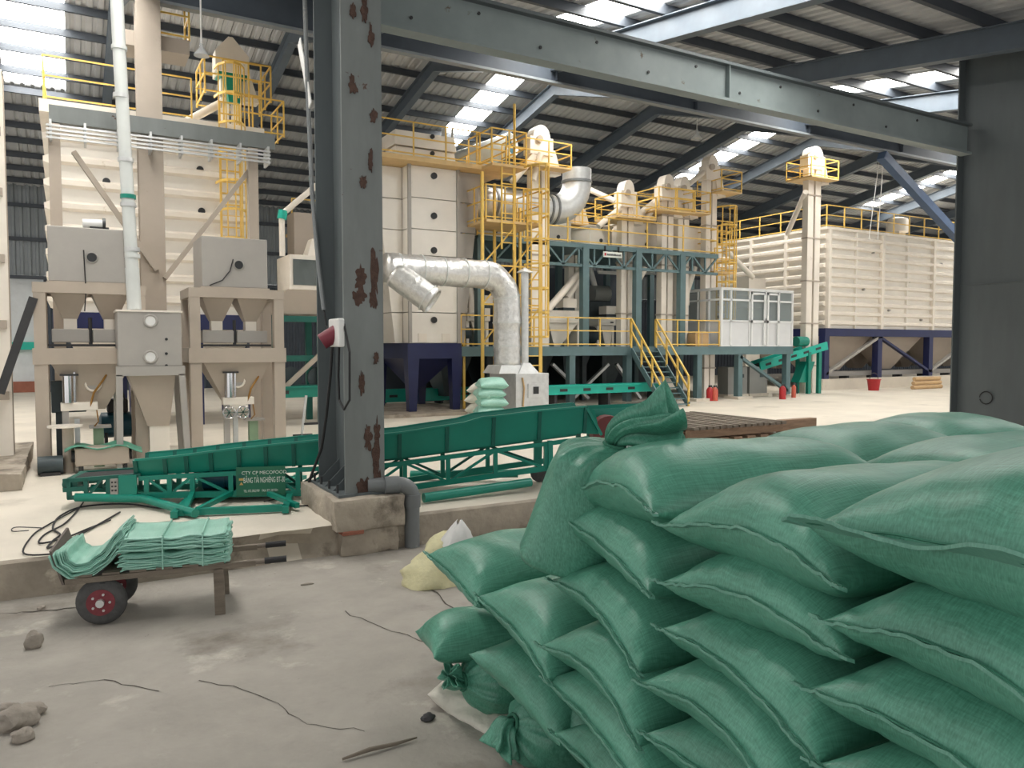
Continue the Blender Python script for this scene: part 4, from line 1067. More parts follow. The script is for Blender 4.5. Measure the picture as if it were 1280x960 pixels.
# milling machines on the mezzanine deck
def mill(px0, px1, yt_, v, lb):
    x0, x1, z0, z1 = face(px0, px1, yt_, 418, v)
    t = thing('rice_mill', lb, 'machine', ((x0 + x1) / 2, v + .5, 2.1), 'milling machines on the mezzanine')
    MB().box(x0, x1, v, v + 1.0, 2.95, z1).build('body', 'cream', t, bevel=.02)
    MB().box(x0 + .1, x1 - .1, v - .02, v, 3.05, z1 - .15).build('front_panel', 'cream_panel', t)
    MB().box(x1 - .3, x1 - .15, v - .03, v - .02, 3.1, z1 - .25).build('door_slot', 'port_dark', t)
    MB().taper((x0 + .5, x0 + .75, v + .2, v + .6), 2.1, (x0 + .2, x1 - .1, v + .1, v + .9), 2.95).build('outlet_hopper', 'cream', t)
    MB().tube([(x0 - .6, v + .4, 2.55), (x0 + .2, v + .4, 2.55)], .36, 16).build('drum', 'machine_dark', t, smooth='auto')
    MB().box((x0 + x1) / 2 + .1, (x0 + x1) / 2 + .7, v + .2, v + .7, z1 + .12, z1 + .45).build('inlet_box', 'cream', t)
    MB().box((x0 + x1) / 2 + .15, (x0 + x1) / 2 + .65, v + .25, v + .65, z1, z1 + .12).build('inlet_neck', 'machine_dark', t)
    for x in (x0 + .02, x1 - .12): MB().box(x, x + .1, v + .1, v + .9, 2.1, 2.95).build('leg', 'cream', t)
    return x0, x1, z1, v
mill(682, 727, 388, 23.2, 'cream milling machine right of the yellow ladder tower on the mezzanine')
mill(584, 613, 385, 23.0, 'cream milling machine left of the silver duct on the mezzanine')
mill(748, 770, 396, 25.0, 'cream milling machine behind the guardrail near the stairs')
for a, b, v, lb in (((729, 336), (682, 390), 22.9, 'cream spout slanting down to the milling machine by the ladder tower'), ((735, 330), (709, 372), 23.6, 'second cream spout slanting into the milling machine inlet'), ((584, 352), (590, 372), 22.8, 'short cream spout above the milling machine behind the dryer'),
                    ((806, 335), (786, 372), 23.3, 'cream spout left of the twin elevators under the truss'), ((868, 334), (858, 366), 23.4, 'cream spout above the cabin roof under the truss')):
    t = thing('grain_spout', lb, 'spout', at_v(*b, v), 'grain spouts under the truss')
    p, q = at_v(*a, v), at_v(*b, v)
    MB().tube([p, q], .13, 10).build('pipe', 'cream', t, smooth='auto'); MB().tube([q, q - Vector((0, 0, .5))], .13, 10).build('boot', 'cream', t, smooth='auto')
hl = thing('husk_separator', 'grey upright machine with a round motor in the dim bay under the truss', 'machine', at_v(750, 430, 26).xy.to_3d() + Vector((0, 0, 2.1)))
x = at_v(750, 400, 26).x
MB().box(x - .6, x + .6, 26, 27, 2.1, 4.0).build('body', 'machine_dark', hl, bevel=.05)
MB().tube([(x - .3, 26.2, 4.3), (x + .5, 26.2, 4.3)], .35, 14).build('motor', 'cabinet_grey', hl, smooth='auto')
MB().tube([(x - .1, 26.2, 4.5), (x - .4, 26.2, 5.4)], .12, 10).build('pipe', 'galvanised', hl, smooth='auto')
bs = structure(MB().box(up0 + 2.5, up1 - .5, 28.2, 28.3, 2.1, 5.5).build('shade_wall_machine_bay', 'girder_paint'))  # added dark sheet, gives the darkness behind the machines
for px, v in ((762, 24.5), (806, 24.5)):
    p = at_v(px, 342, v); t = thing('tube_lamp', 'unlit white tube lamp under the upper platform, ' + ('left one' if px < 800 else 'right one'), 'lamp', p, 'tube lamps under the upper platform')
    MB().tube([p - Vector((.55, 0, 0)), p + Vector((.55, 0, 0))], .035, 8).build('tube', 'plastic_white', t); MB().box(p.x - .55, p.x + .55, v, v + .08, p.z + .03, p.z + .1).build('housing', 'plastic_white', t)

# ---- items on the far floor
trv = 21.2
def slot_conveyor(u0, u1, v, z0, z1, label, mname='teal_bright'):
    t = thing('tray_conveyor', label, 'conveyor', ((u0 + u1) / 2, v, 0))
    MB().box(u0, u1, v, v + .05, z0, z1).build('side_plate', mname, t); MB().box(u0, u1, v + .55, v + .6, z0, z1).build('side_plate', mname, t)
    MB().box(u0, u1, v - .05, v, z1 - .05, z1).build('lip', mname, t)
    MB().box(u0, u1, v + .05, v + .55, z0 + .1, z0 + .14).build('belt', 'black_rubber', t)
    x = u0 + .5; base = None
    while x < u1 - .5:
        if base is None: base = MB().box(x, x + .3, v - .012, v, (z0 + z1) / 2 - .05, (z0 + z1) / 2 + .04).build('slot', 'port_dark', t); bx_ = x
        else: part_copy(base, (x - bx_, 0, 0))
        x += .95
    k = u0 + .3
    while k < u1: MB().box(k, k + .1, v + .02, v + .58, 0, z0).build('leg', 'dark_iron', t); k += 2.2
slot_conveyor(at_v(470, 495, 25.7).x, at_v(606, 495, 25.7).x, 25.7, .12, .56, 'bright teal slotted conveyor on the floor behind the navy dryer legs')
slot_conveyor(at_v(684, 495, trv).x, at_v(824, 495, trv).x, trv, .5, .8, 'bright teal slotted conveyor on the floor in front of the mezzanine')
slot_conveyor(at_v(322, 495, 20.4).x, at_v(397, 495, 20.4).x, 20.4, .75, 1.05, 'teal slotted conveyor on the floor left of the near column', 'teal_paint')
bm_ = rough_block('floor_channel', at_v(684, 500, 20.6).x, s0 - .2, 20.45, 20.6, 0, .16, 'dark_iron', .005, .5, 6); single(rebase(bm_, (14, 20.5, 0)), 'dark steel channel lying on the floor before the mezzanine', 'beam')
tc = thing('incline_conveyor', 'bright teal inclined conveyor with motor beside the cabin posts', 'conveyor', at_z(1012, 492).to_3d())
iv = at_z(1018, 492).y
a, b = at_v(950, 458, iv), at_v(1034, 432, iv)
for d in (0, .6): MB().bar(a + Vector((0, d, 0)), b + Vector((0, d, 0)), .06, .36, up=(0, 0, 1)).build('side_plate', 'teal_bright', tc)
MB().bar(a + Vector((0, .3, 0)), b + Vector((0, .3, 0)), .55, .04).build('belt', 'black_rubber', tc)
for k in range(5):
    p = a.lerp(b, (k + .6) / 5.4) - Vector((0, .035, 0)); d = (b - a).normalized() * .17; MB().bar(p - d, p + d, .012, .1).build('slot', 'port_dark', tc)
for px in (1011, 1024):
    x = at_v(px, 470, iv).x; MB().box(x - .09, x + .09, iv - .05, iv + .1, 0, at_v(px, 440, iv).z).build('leg', 'teal_paint', tc)
    MB().box(x - .07, x + .07, iv + .55, iv + .68, 0, at_v(px, 440, iv).z).build('leg', 'teal_paint', tc)
q = at_v(1006, 434, iv); MB().tube([(q.x - .35, iv + .2, q.z + .25), (q.x + .3, iv + .2, q.z + .25)], .22, 14).build('motor', 'teal_paint', tc, smooth='auto')
MB().prism([(at_v(1000, 470, iv).x, at_v(1000, 478, iv).z), (at_v(1011, 470, iv).x, at_v(1011, 478, iv).z), (at_v(1020, 452, iv).x, at_v(1020, 452, iv).z), (at_v(1010, 452, iv).x, at_v(1010, 452, iv).z)], iv + .05, iv + .5).build('chute', 'teal_paint', tc)
for i, (a, b) in enumerate(((910, 934), (937, 959))):
    v = 22.9; x0, x1, z0, z1 = face(a, b, 462, 498, v)
    t = thing('electric_cabinet', ('left' if i == 0 else 'right') + ' grey electric cabinet standing under the control cabin', 'cabinet', ((x0 + x1) / 2, v + .3, 0), 'electric cabinets under the cabin')
    MB().box(x0, x1, v, v + .6, .0, 1.25).build('body', 'cabinet_grey', t, bevel=.01); MB().box(x0 - .04, x1 + .04, v - .04, v + .64, 0, .12).build('plinth', 'upper_concrete', t)
    MB().box(x1 - .45, x1 - .2, v - .015, v, .8, .95).build('meter', 'machine_dark', t)
for px, py, lb, mm in ((887, 501, 'dark red fire extinguisher left of its pair under the mezzanine', 'red_paint'), (893, 501, 'orange-red fire extinguisher right of its pair under the mezzanine', 'orange_red'), (978, 499, 'red fire extinguisher left of the last mezzanine post', 'red_paint'), (992, 497, 'slim orange-red fire extinguisher right of the last mezzanine post', 'orange_red')):
    p = at_z(px, py)
    t = thing('fire_extinguisher', lb, 'fire extinguisher', p, 'fire extinguishers on the far floor')
    r = .13 if px != 992 else .09
    MB().lathe(p, [(r, 0), (r, .42), (r * .6, .5), (r * .3, .53)], 14).build('cylinder', mm, t, smooth='auto')
    MB().box(p.x - .04, p.x + .1, p.y - .03, p.y + .03, p.z + .53, p.z + .6).build('valve', 'dark_iron', t)
    MB().tube([p + Vector((.1, 0, .56)), p + Vector((.17, -.02, .45)), p + Vector((.15, -.05, .15))], .018, 6).build('hose', 'black_rubber', t)
p = at_z(1092, 488); t = thing('red_bucket', 'red bucket standing against the right bin plinth wall', 'bucket', p)
MB().lathe(p, [(.24, 0), (.3, .5), (.33, .5), (.33, .54)], 16).build('pail', 'red_paint', t, smooth='auto')
MB().tube(arc(p + Vector((0, 0, .52)), (1, 0, 0), (0, 0, 1), .32, 0, math.pi, 10), .015, 6).build('handle', 'dark_iron', t)
p = at_z(1160, 486); 
for i in range(3):
    z = .1 + .2 * i
    o = MB().tube([(p.x - 1.3 + .15 * i, p.y + .05 * i, z), (p.x + 1.1, p.y + .05 * i, z)], .1, 8).build('bolster_roll', 'cardboard'); 
    single(rebase(o, (p.x, p.y, z - .1)), ['pale roll lying lowest by the right plinth wall', 'pale roll in the middle of three by the right plinth wall', 'pale roll on top of three by the right plinth wall'][i], 'roll', 'rolls by the plinth wall')
# small sack stack by the dryer

# ================================================================== sacks
def sack_arrays(L, W, T, seed, arch=.05, droop=.02, curl=.03, nx=46, ny=30, flat=.95, wr=1.0):
    """pillow-shaped filled sack: sewn edge at x=0, body along +x; returns verts, faces, sewn-edge points"""
    rnd = np.random.RandomState(seed)
    sa = np.linspace(0, math.pi, nx + 1); s = -np.cos(sa)
    ta = np.linspace(-math.pi / 2, math.pi / 2, ny + 1); t = np.sin(ta)
    S, Tt = np.meshgrid(s, t, indexing='ij')
    f = np.clip(1 - np.abs(S) ** 6.5, 0, 1) ** .55 * (.86 + .14 * (1 - S ** 2))
    g = np.clip(1 - np.abs(Tt) ** 2.3, 0, 1) ** .52
    ph = rnd.rand(8) * 6.28
    low = 1 + .07 * np.sin(2.1 * S + ph[0]) * np.cos(1.7 * Tt + ph[1]) + .05 * np.sin(3.3 * Tt + ph[2] + S)
    h = T / 2 * f * g * low
    X = S * L / 2 * (.955 + .045 * np.abs(Tt) ** 2.5)
    Y = Tt * W / 2 * (.90 + .10 * np.abs(S) ** 5 + .015 * np.sin(4 * S + ph[3]))
    lean = np.exp(-(1 - np.abs(S)) / .16)
    ends = lean * np.clip(1 - np.abs(Tt) ** 6, 0, 1)
    wr_ = wr * ends * (.009 * np.sin(17 * Tt + ph[4] + 2 * S) + .007 * np.sin(29 * Tt + ph[5]) + .005 * np.sin(43 * Tt + ph[6] - 3 * S)) * np.minimum(1, f * 2.2)
    fold = wr * .005 * np.sin(9 * S + 4 * Tt + ph[7]) * f * g
    base = -arch * Tt ** 2 * (.6 + .4 * np.abs(S)) - droop * np.clip(-S, 0, 1) ** 3 - droop * .5 * np.clip(S, 0, 1) ** 3
    base = base + curl * np.abs(Tt) ** 6 * np.abs(S) ** 6 + .012 * np.sin(2.4 * Tt + ph[2]) * lean
    top = base + h + wr_ + fold
    bot = base - h * flat + wr_ * .6
    n1 = ny + 1
    V = []; idx = -np.ones((2, nx + 1, n1), int)
    for k, Z in enumerate((top, bot)):
        for i in range(nx + 1):
            for j in range(n1):
                if k == 1 and (i in (0, nx) or j in (0, ny)): idx[1, i, j] = idx[0, i, j]
                else: idx[k, i, j] = len(V); V.append((X[i, j] + L / 2, Y[i, j], Z[i, j]))
    F = []
    for i in range(nx):
        for j in range(ny):
            F.append((idx[0, i, j], idx[0, i + 1, j], idx[0, i + 1, j + 1], idx[0, i, j + 1]))
            F.append((idx[1, i, j], idx[1, i, j + 1], idx[1, i + 1, j + 1], idx[1, i + 1, j]))
    edge = [V[idx[0, 0, j]] for j in range(n1)]
    return V, F, edge
def hem_mesh(edge, W, seed, wid=.035, up=.3):
    rnd = random.Random(seed); m = MB(); pts = []
    e0, e1 = Vector(edge[0]), Vector(edge[-1])
    for k in range(41):
        q = k / 40 * (len(edge) - 1); i = min(int(q), len(edge) - 2); pts.append(Vector(edge[i]).lerp(Vector(edge[i + 1]), q - i))
    pts = [pts[0] + Vector((0, -.03, -.004))] + pts + [pts[-1] + Vector((0, .03, -.004))]
    a = rnd.random() * 6
    for k, p in enumerate(pts):
        wv = (.004 * math.sin(k * .9 + a) + .003 * math.sin(k * 2.3 + a * 2) + rnd.uniform(-.002, .002)) * (1 if wid < .05 else .5) + (.02 * math.sin(k * .33 + a) if wid > .05 else 0)
        w = wid * (.85 + .25 * math.sin(k * .6 + a) + rnd.uniform(-.1, .1) * (wid < .05))
        c = p + Vector((.012, 0, 0)); o = p + Vector((-w, 0, w * up + wv))
        m.v += [tuple(c + Vector((0, 0, .006))), tuple(o + Vector((0, 0, .005))), tuple(o - Vector((0, 0, .005))), tuple(c - Vector((0, 0, .006)))]
    n = len(pts)
    for k in range(n - 1):
        for j in range(4): m.f.append((4 * k + j, 4 * k + (j + 1) % 4, 4 * k + 4 + (j + 1) % 4, 4 * k + 4 + j))
    m.f += [(0, 1, 2, 3), tuple(4 * (n - 1) + j for j in (3, 2, 1, 0))]
    th = MB(); th.tube([p + Vector((-wid * .35, 0, wid * up * .35 + .009 + .003 * math.sin(k * .9 + a))) for k, p in enumerate(pts)], .0035, 4)
    return m, th
def sack(label, pos, yaw, W=.9, L=1.3, T=.32, seed=1, pitch=0.0, roll=0.0, mname='woven_green', hem=True, group='green sacks in the big pile', nx=46, ny=30, wid=.022, up=.55, name='filled_sack', **kw):
    t = thing(name, label, 'sack', (0, 0, 0), group)
    V, F, e = sack_arrays(L, W, T, seed, nx=nx, ny=ny, **kw)
    m = MB(); m.v, m.f = V, F; b = m.build('body', mname, t, smooth=True)
    if hem:
        hm, th = hem_mesh(e, W, seed, wid, up)
        h = hm.build('sewn_hem', mname + '_hem' if mname + '_hem' in MATS else mname, t, smooth='auto'); th.build('stitching', 'thread', h)
    t.location = pos; t.rotation_euler = (roll, pitch, yaw)
    return t
def tied_sack(label, base, tip, W, T, seed, spin=0.0, tuft=.22, neck=.045, flare=.13, tuft_dir=None, group='green sacks in the big pile', prof=None):
    """sack lying or standing from base to the tied neck at tip, with the gathered mouth beyond it"""
    base, tip = Vector(base), Vector(tip); ax = (tip - base); Lb = ax.length; ax.normalize()
    ref = Vector((0, 0, 1)) if abs(ax.z) < .8 else Vector((0, 1, 0))
    a = ax.cross(ref).normalized(); b = a.cross(ax).normalized()
    a, b = a * math.cos(spin) + b * math.sin(spin), -a * math.sin(spin) + b * math.cos(spin)
    rnd = random.Random(seed); t = thing('tied_sack', label, 'sack', base, group)
    n, N = 60, 34; m = MB(); ph = [rnd.random() * 6.28 for _ in range(6)]
    prof = prof or [(0, .86, .06), (.03, .93, .35), (.1, .98, .7), (.25, 1, .95), (.5, 1, 1), (.7, .96, .98), (.82, .84, .9), (.9, .62, .66), (.95, .38, .42), (.985, .16, .2), (1, .0, .0)]
    def pr(s):
        for (s0, w0, h0), (s1, w1, h1) in zip(prof, prof[1:]):
            if s <= s1:
                q = (s - s0) / (s1 - s0); return w0 + (w1 - w0) * q, h0 + (h1 - h0) * q
        return prof[-1][1:]
    for i in range(N + 1):
        s = i / N; s = s ** .9; w, h = pr(s)
        rw = neck + (W / 2 - neck) * w; rh = min(rw, neck * .9 + (T / 2 - neck * .9) * h) if s > .5 else max(.012, T / 2 * h)
        k = max(0, (s - .62) / .38) ** 1.5
        for j in range(n):
            p = 2 * math.pi * j / n; fo = 1 + k * (.10 * math.sin(9 * p + ph[0]) + .07 * math.sin(14 * p + ph[1] + 4 * s) + .05 * math.sin(21 * p + ph[2])) + .02 * math.sin(3 * p + 5 * s + ph[3])
            m.v.append(tuple(base + ax * (Lb * s) + a * (rw * fo * math.cos(p)) + b * (rh * fo * math.sin(p))))
    for i in range(N):
        for j in range(n): m.f.append((i * n + j, i * n + (j + 1) % n, (i + 1) * n + (j + 1) % n, (i + 1) * n + j))
    m.f.append(tuple(range(n))); m.build('body', 'woven_green', t, smooth=True)
    td = (Vector(tuft_dir).normalized() if tuft_dir else ax); m = MB(); N2 = 12
    for i in range(N2 + 1):
        s = i / N2; c = tip + ax.lerp(td, min(1, s * 1.6)) * (tuft * s); d = ax.lerp(td, min(1, s * 1.6)).normalized()
        e1 = d.cross(b).normalized(); e2 = e1.cross(d).normalized(); r = neck + (flare - neck) * s ** .8
        for j in range(n):
            p = 2 * math.pi * j / n; fo = 1 + (.3 + .25 * s) * math.sin(5 * p + ph[4] + s) + (.2 + .15 * s) * math.sin(9 * p + ph[5] - 2 * s) + .12 * math.sin(16 * p + ph[2]); fl = .6
            m.v.append(tuple(c + e1 * (r * fo * math.cos(p)) + e2 * (r * fo * fl * math.sin(p)) + d * (.12 * tuft * s * math.sin(3 * p + ph[1]))))
    for i in range(N2):
        for j in range(n): m.f.append((i * n + j, i * n + (j + 1) % n, (i + 1) * n + (j + 1) % n, (i + 1) * n + j))
    o = m.build('gathered_mouth', 'woven_green', t, smooth=True); o.modifiers.new('thick', 'SOLIDIFY').thickness = .004
    MB().tube([tip + a * (neck * 1.35 * math.cos(k * .5236)) + b * (neck * 1.2 * math.sin(k * .5236)) for k in range(12)], .012, 6, closed=True).build('tie_cord', 'thread', t, smooth=True)
    return t
PSI = R(23)
def pile(n, w, z):                  # along the pile's depth n and its front face w
    return cw(n * math.cos(PSI) - w * math.sin(PSI), n * math.sin(PSI) + w * math.cos(PSI), z)
YP = -YAW + PSI                     # heading of the sacks' long axis in the hall
ordw = ['top', 'second', 'third', 'fourth', 'fifth', 'sixth', 'seventh', 'lowest']
# w, list of (z, dn, dw, dyaw, roll)
stacks = {
 'rightmost front stack': (1.22, [(1.62, -.03, .0, 2, 2), (1.36, -.02, .02, -2, 4), (1.13, -.02, .04, 0, 5), (.88, .0, .0, 2, 3), (.55, 0, 0, 0, 0)]),
 'middle front stack': (2.10, [(1.47, .02, .0, 0, 0), (1.235, .02, -.02, 3, -2), (1.0, .0, .0, -2, 6), (.79, -.03, .06, 0, 7), (.55, .0, .02, 3, 3), (.3, 0, 0, 0, 0)]),
 'left front stack beside the upright tied sack': (2.98, [(1.46, .05, .08, -4, -5), (1.19, .03, .08, 0, 10), (.9, .0, .1, 0, 9), (.64, -.06, .04, 2, 7), (.42, -.07, -.02, 0, 7), (.17, -.05, -.04, -2, 5), (-.06, 0, 0, 0, 0), (-.26, 0, 0, 0, 0)]),
}
sd_ = 10
for nm, (w, rows) in stacks.items():
    for k, (z, dn, dw, dy, ro) in enumerate(rows):
        sd_ += 1
        big = nm.startswith('right') and k == 0
        lab = ('top green sack' if k == 0 else ordw[k] + ' green sack from the top') + ' in the ' + nm
        if big: lab = 'big green sack with a loose open hem flap atop the rightmost front stack'
        sack(lab, pile(1.7 + dn, w + dw, z), YP + R(dy), W=(.98 if big else .90) + .03 * math.sin(sd_), L=1.35, T=(.40 if k == 0 else .36) + (.04 if big else 0), seed=sd_, roll=R(ro), arch=.085 + .025 * math.sin(sd_ * 2.1), droop=.015 + .015 * math.cos(sd_), wid=.075 if big else .022, up=.5 if big else .55)
# second row behind, seen only as humps
for k, (n, w, z, dy, lab) in enumerate([(3.0, 3.35, 1.44, 6, 'green sack hump behind the left front stack beside the pallets'), (2.95, 2.4, 1.50, -4, 'green sack hump behind the middle front stack'), (4.5, 3.9, 1.42, 8, 'farthest green sack hump near the dark right column'), (3.0, 1.5, 1.5, 0, 'green sack behind the rightmost front stack at the picture edge')]):
    sack(lab, pile(n, w, z), YP + R(dy), W=.95, L=1.4, T=.38, seed=60 + k, arch=.05)
    for q in range(7):
        sack('green sack buried inside the pile behind the front stacks', pile(n + .03, w, z - .25 * (q + 1) - .02), YP, W=.88, L=1.3, T=.3, seed=200, hem=False, nx=14, ny=10, wr=0)
# the loose left end of the pile
def fs(px, py, d, yaw_cam, lab, **kw):   # sewn edge centre seen at this pixel; long axis yaw_cam degrees from straight-right towards ahead
    return sack(lab, at_d(px, py, d), -YAW + R(yaw_cam), **kw)
fs(563, 716, 4.75, 30, 'green sack lying left of the upright tied sack, above the floor end', W=.72, L=1.0, T=.36, seed=31, roll=R(10), arch=.05)
fs(638, 784, 4.1, 26, 'green sack under the upright tied sack with a long front seam', W=.88, L=1.15, T=.38, seed=32, roll=R(12), arch=.06)
fs(530, 797, 5.2, 20, 'green sack poking furthest left out of the pile, plain pointed corner', W=.55, L=1.0, T=.36, seed=33, roll=R(0), hem=False, droop=.02)
fs(640, 862, 4.15, 38, 'green sack bulging below the long seamed sack, no visible seam', W=.85, L=1.1, T=.36, seed=34, roll=R(14), hem=False, arch=.05)
fs(612, 760, 4.9, 22, 'green sack half hidden behind the long seamed sack', W=.85, L=1.1, T=.32, seed=35, hem=False, nx=30, ny=20)
fs(700, 905, 3.95, 24, 'low green sack at the bottom edge next to the tied sack end', W=.8, L=1.2, T=.32, seed=36, roll=R(8))
tied_sack('green sack lying with its tied end on the white sheet, upper one', at_d(700, 846, 5.4), at_d(578, 852, 5.05), .56, .42, 41, tuft=.12, flare=.10, tuft_dir=tuple(at_d(556, 842, 5.0) - at_d(578, 852, 5.05)))
tied_sack('green sack lying with its tied end at the bottom edge, lower one', at_d(760, 925, 4.75), at_d(640, 905, 4.45), .56, .46, 42, tuft=.16, flare=.10, tuft_dir=tuple(at_d(622, 945, 4.4) - at_d(640, 905, 4.45)))
tied_sack('upright green sack with a tied neck and flared mouth on the pile', at_d(722, 698, 4.1), at_d(768, 556, 3.95), .70, .52, 43, tuft=.34, flare=.16, neck=.04, tuft_dir=tuple(at_d(842, 540, 3.9) - at_d(768, 556, 3.95)),
          prof=[(0, 1, .8), (.04, 1.02, 1), (.2, .97, 1), (.5, .9, .95), (.75, .86, .92), (.86, .8, .86), (.93, .62, .7), (.97, .4, .45), (.99, .18, .2), (1, 0, 0)])
# white sheet under the pile and the bags by the pedestal
def crumple(name, label, cat, poly, z, material, amp, seed, parent=None, n=16):
    c = sum((Vector(p) for p in poly), Vector((0, 0, 0))) / len(poly); m = MB(); P = len(poly)
    sub = []
    for k in range(P):
        a, b = Vector(poly[k]), Vector(poly[(k + 1) % P]); sub += [a.lerp(b, q / 6) for q in range(6)]
    m.v.append(tuple(c + Vector((0, 0, amp * .8)))); N = len(sub); rings = 8
    for r in range(1, rings + 1):
        for p in sub:
            q = c.lerp(p, r / rings); e = noise.noise(q * 9 + Vector((seed, 0, 0))) * amp * .6 + noise.noise(q * 23 + Vector((seed, 3, 0))) * amp * .3
            m.v.append((q.x + e * .4, q.y + e * .3, q.z + amp * (1 - (r / rings) ** 2) * .8 + (abs(e) if r < rings else 0)))
    for k in range(N): m.f.append((0, 1 + k, 1 + (k + 1) % N))
    for r in range(rings - 1):
        for k in range(N): m.f.append((1 + r * N + k, 1 + (r + 1) * N + k, 1 + (r + 1) * N + (k + 1) % N, 1 + r * N + (k + 1) % N))
    o = m.build(name, material, smooth=True); o.modifiers.new('thick', 'SOLIDIFY').thickness = .006
    return single(rebase(o, c), label, cat)
g = lambda px, py, z=LOW: at_z(px, py, z)
crumple('plastic_sheet', 'white plastic sheet sticking out under the tied sack ends', 'sheet', [g(534, 868, -.3), g(560, 892), g(600, 915), g(640, 935), g(720, 910), g(690, 860), g(560, 845, -.3)], 0, 'cloth_white', .05, 3)
d0 = 8.0
tb = thing('cloth_bag', 'slumped cream bag with a white plastic bag on top beside the pedestal', 'bag', g(555, 738))
m = MB(); c = g(560, 735); N, n = 14, 26
for i in range(N + 1):
    s = i / N; rad = .36 * (1 - s ** 1.8) ** .7 + .02
    for j in range(n):
        p = 6.2832 * j / n; q = Vector((rad * math.cos(p) * 1.0, rad * .7 * math.sin(p), .5 * s)); e = 1 + .3 * noise.noise(q * 5) + .2 * noise.noise(q * 13)
        m.v.append((c.x + q.x * e + .16 * s, c.y + .25 + q.y * e + .15 * s, LOW + q.z))
for i in range(N):
    for j in range(n): m.f.append((i * n + j, i * n + (j + 1) % n, (i + 1) * n + (j + 1) % n, (i + 1) * n + j))
m.build('bag', 'cloth_cream', tb, smooth=True)
pa = at_d(572, 690, 8.1); m = MB()
rings = [(0, .16), (.15, .19), (.3, .16), (.42, .1), (.5, .03)]
for h, r in rings:
    for j in range(18):
        p = 6.2832 * j / 18; e = 1 + .35 * noise.noise(Vector((math.cos(p) * 2, math.sin(p) * 2, h * 6))) + .3 * math.sin(5 * p + 8 * h)
        m.v.append((pa.x + r * e * math.cos(p) + .05 * h, pa.y + r * e * math.sin(p) * .7, pa.z - .2 + h * 1.05 + .03 * math.sin(3 * p)))
for i in range(len(rings) - 1):
    for j in range(18): m.f.append((i * 18 + j, i * 18 + (j + 1) % 18, (i + 1) * 18 + (j + 1) % 18, (i + 1) * 18 + j))
m.build('plastic_bag', 'plastic_white', tb, smooth=True)
# sacks by the furnace
for k in range(5):
    p = at_d(613, 513 - 9.5 * k, 20.6); p.z = .18 + .23 * k
    sack('small pale green sack, %s in the stack beside the furnace box' % ['lowest', 'second from below', 'middle', 'second from the top', 'topmost'][k], at_d(632 - (k % 2) * 3, 500, 20.8).xy.to_3d() + Vector((0, 0, .14 + .24 * k)), -YAW + R(196), W=.7, L=.78, T=.34, seed=80 + k, mname='woven_mint', group='small sacks beside the furnace', nx=22, ny=16, hem=False)
for k in range(4):
    sack('cream sack, %s in the stack left of the small green sacks' % ['lowest', 'second from below', 'third from below', 'topmost'][k], at_d(590 + (k % 2) * 2 + 1.5 * k, 500, 20.9).xy.to_3d() + Vector((0, 0, .14 + .27 * k)), -YAW + R(75), W=.62, L=.8, T=.36, seed=90 + k, mname='cloth_white', group='cream sacks beside the furnace', nx=20, ny=14, hem=False)
for k in range(2):
    sack('rumpled green sack end between the cream and green sacks, %s' % ['lower', 'upper'][k], at_d(601 + 3 * k, 500, 20.4).xy.to_3d() + Vector((0, 0, .3 + .5 * k)), -YAW + R(80), W=.4, L=.5, T=.42, seed=96 + k, mname='woven_mint', group='rumpled sacks beside the furnace', nx=20, ny=14, hem=False)

# ================================================================== green belt conveyor in the middle
def cam_pt(px, d): return cw((px - 640) / 960 * d, d)
CA, CB = cam_pt(85, 10.1), cam_pt(748, 11.7)
CL = (CB - CA).length; cang = math.atan2(CB.y - CA.y, CB.x - CA.x)
def cT(px):
    r = (px - 640) / 960; ax, bx, ad, bd = (85 - 640) / 960 * 10.1, (748 - 640) / 960 * 11.7, 10.1, 11.7
    return (r * ad - ax) / ((bx - ax) - r * (bd - ad))
def cX(px): return CL * cT(px)
conv = thing('belt_conveyor', 'long green inclined belt conveyor with ribbed trough sides behind the near column', 'conveyor', (0, 0, 0))
def zy(px, py): return 2.1 - (py - 433) / 960 * (10.1 + 1.6 * cT(px))
tops = [(174, 571), (210, 568), (236, 565), (266, 561), (300, 557), (333, 553.5), (367, 550), (400, 547), (440, 543), (497, 538), (555, 529), (575, 526), (598, 519), (612, 518), (668, 511), (724, 506)]
bots = lambda px: 592 - (px - 174) * (592 - 572) / 310 if px < 484 else 572 - (px - 484) * 33 / 243
for (a, ya), (b, yb) in zip(tops, tops[1:]):
    for s in (-1, 1):
        xa, xb = cX(a), cX(b); yo, yi = s * .32, s * .24
        zb0, zb1, zt0, zt1 = zy(a, bots(a)), zy(b, bots(b)), zy(a, ya), zy(b, yb); e = s * .012
        MB().hexa([(xa, yi, zb0), (xb, yi, zb1), (xb, yi + e, zb1), (xa, yi + e, zb0)], [(xa, yo, zt0), (xb, yo, zt1), (xb, yo + e, zt1), (xa, yo + e, zt0)]).build('trough_panel', 'teal_paint', conv)
for a, ya in tops:
    if a in (575, 598, 400): continue
    for s in (-1, 1):
        x = cX(a); w = .05 if a < 480 else .035
        MB().bar((x, s * .26, zy(a, bots(a))), (x, s * .34, zy(a, ya)), w, .05, up=(1, 0, 0)).build('rib', 'teal_dark', conv)
for s in (-1, 1):
    lip = MB()
    for (a, ya), (b, yb) in zip(tops, tops[1:]): lip.bar((cX(a), s * .34, zy(a, ya)), (cX(b), s * .34, zy(b, yb)), .05, .025)
    lip.build('trough_lip', 'teal_paint', conv)
for s in (-1, 1): MB().bar((cX(724), s * .33, zy(724, 506)), (cX(744), s * .3, zy(744, 541)), .04, .05, up=(0, 1, 0)).build('end_bar', 'teal_paint', conv)
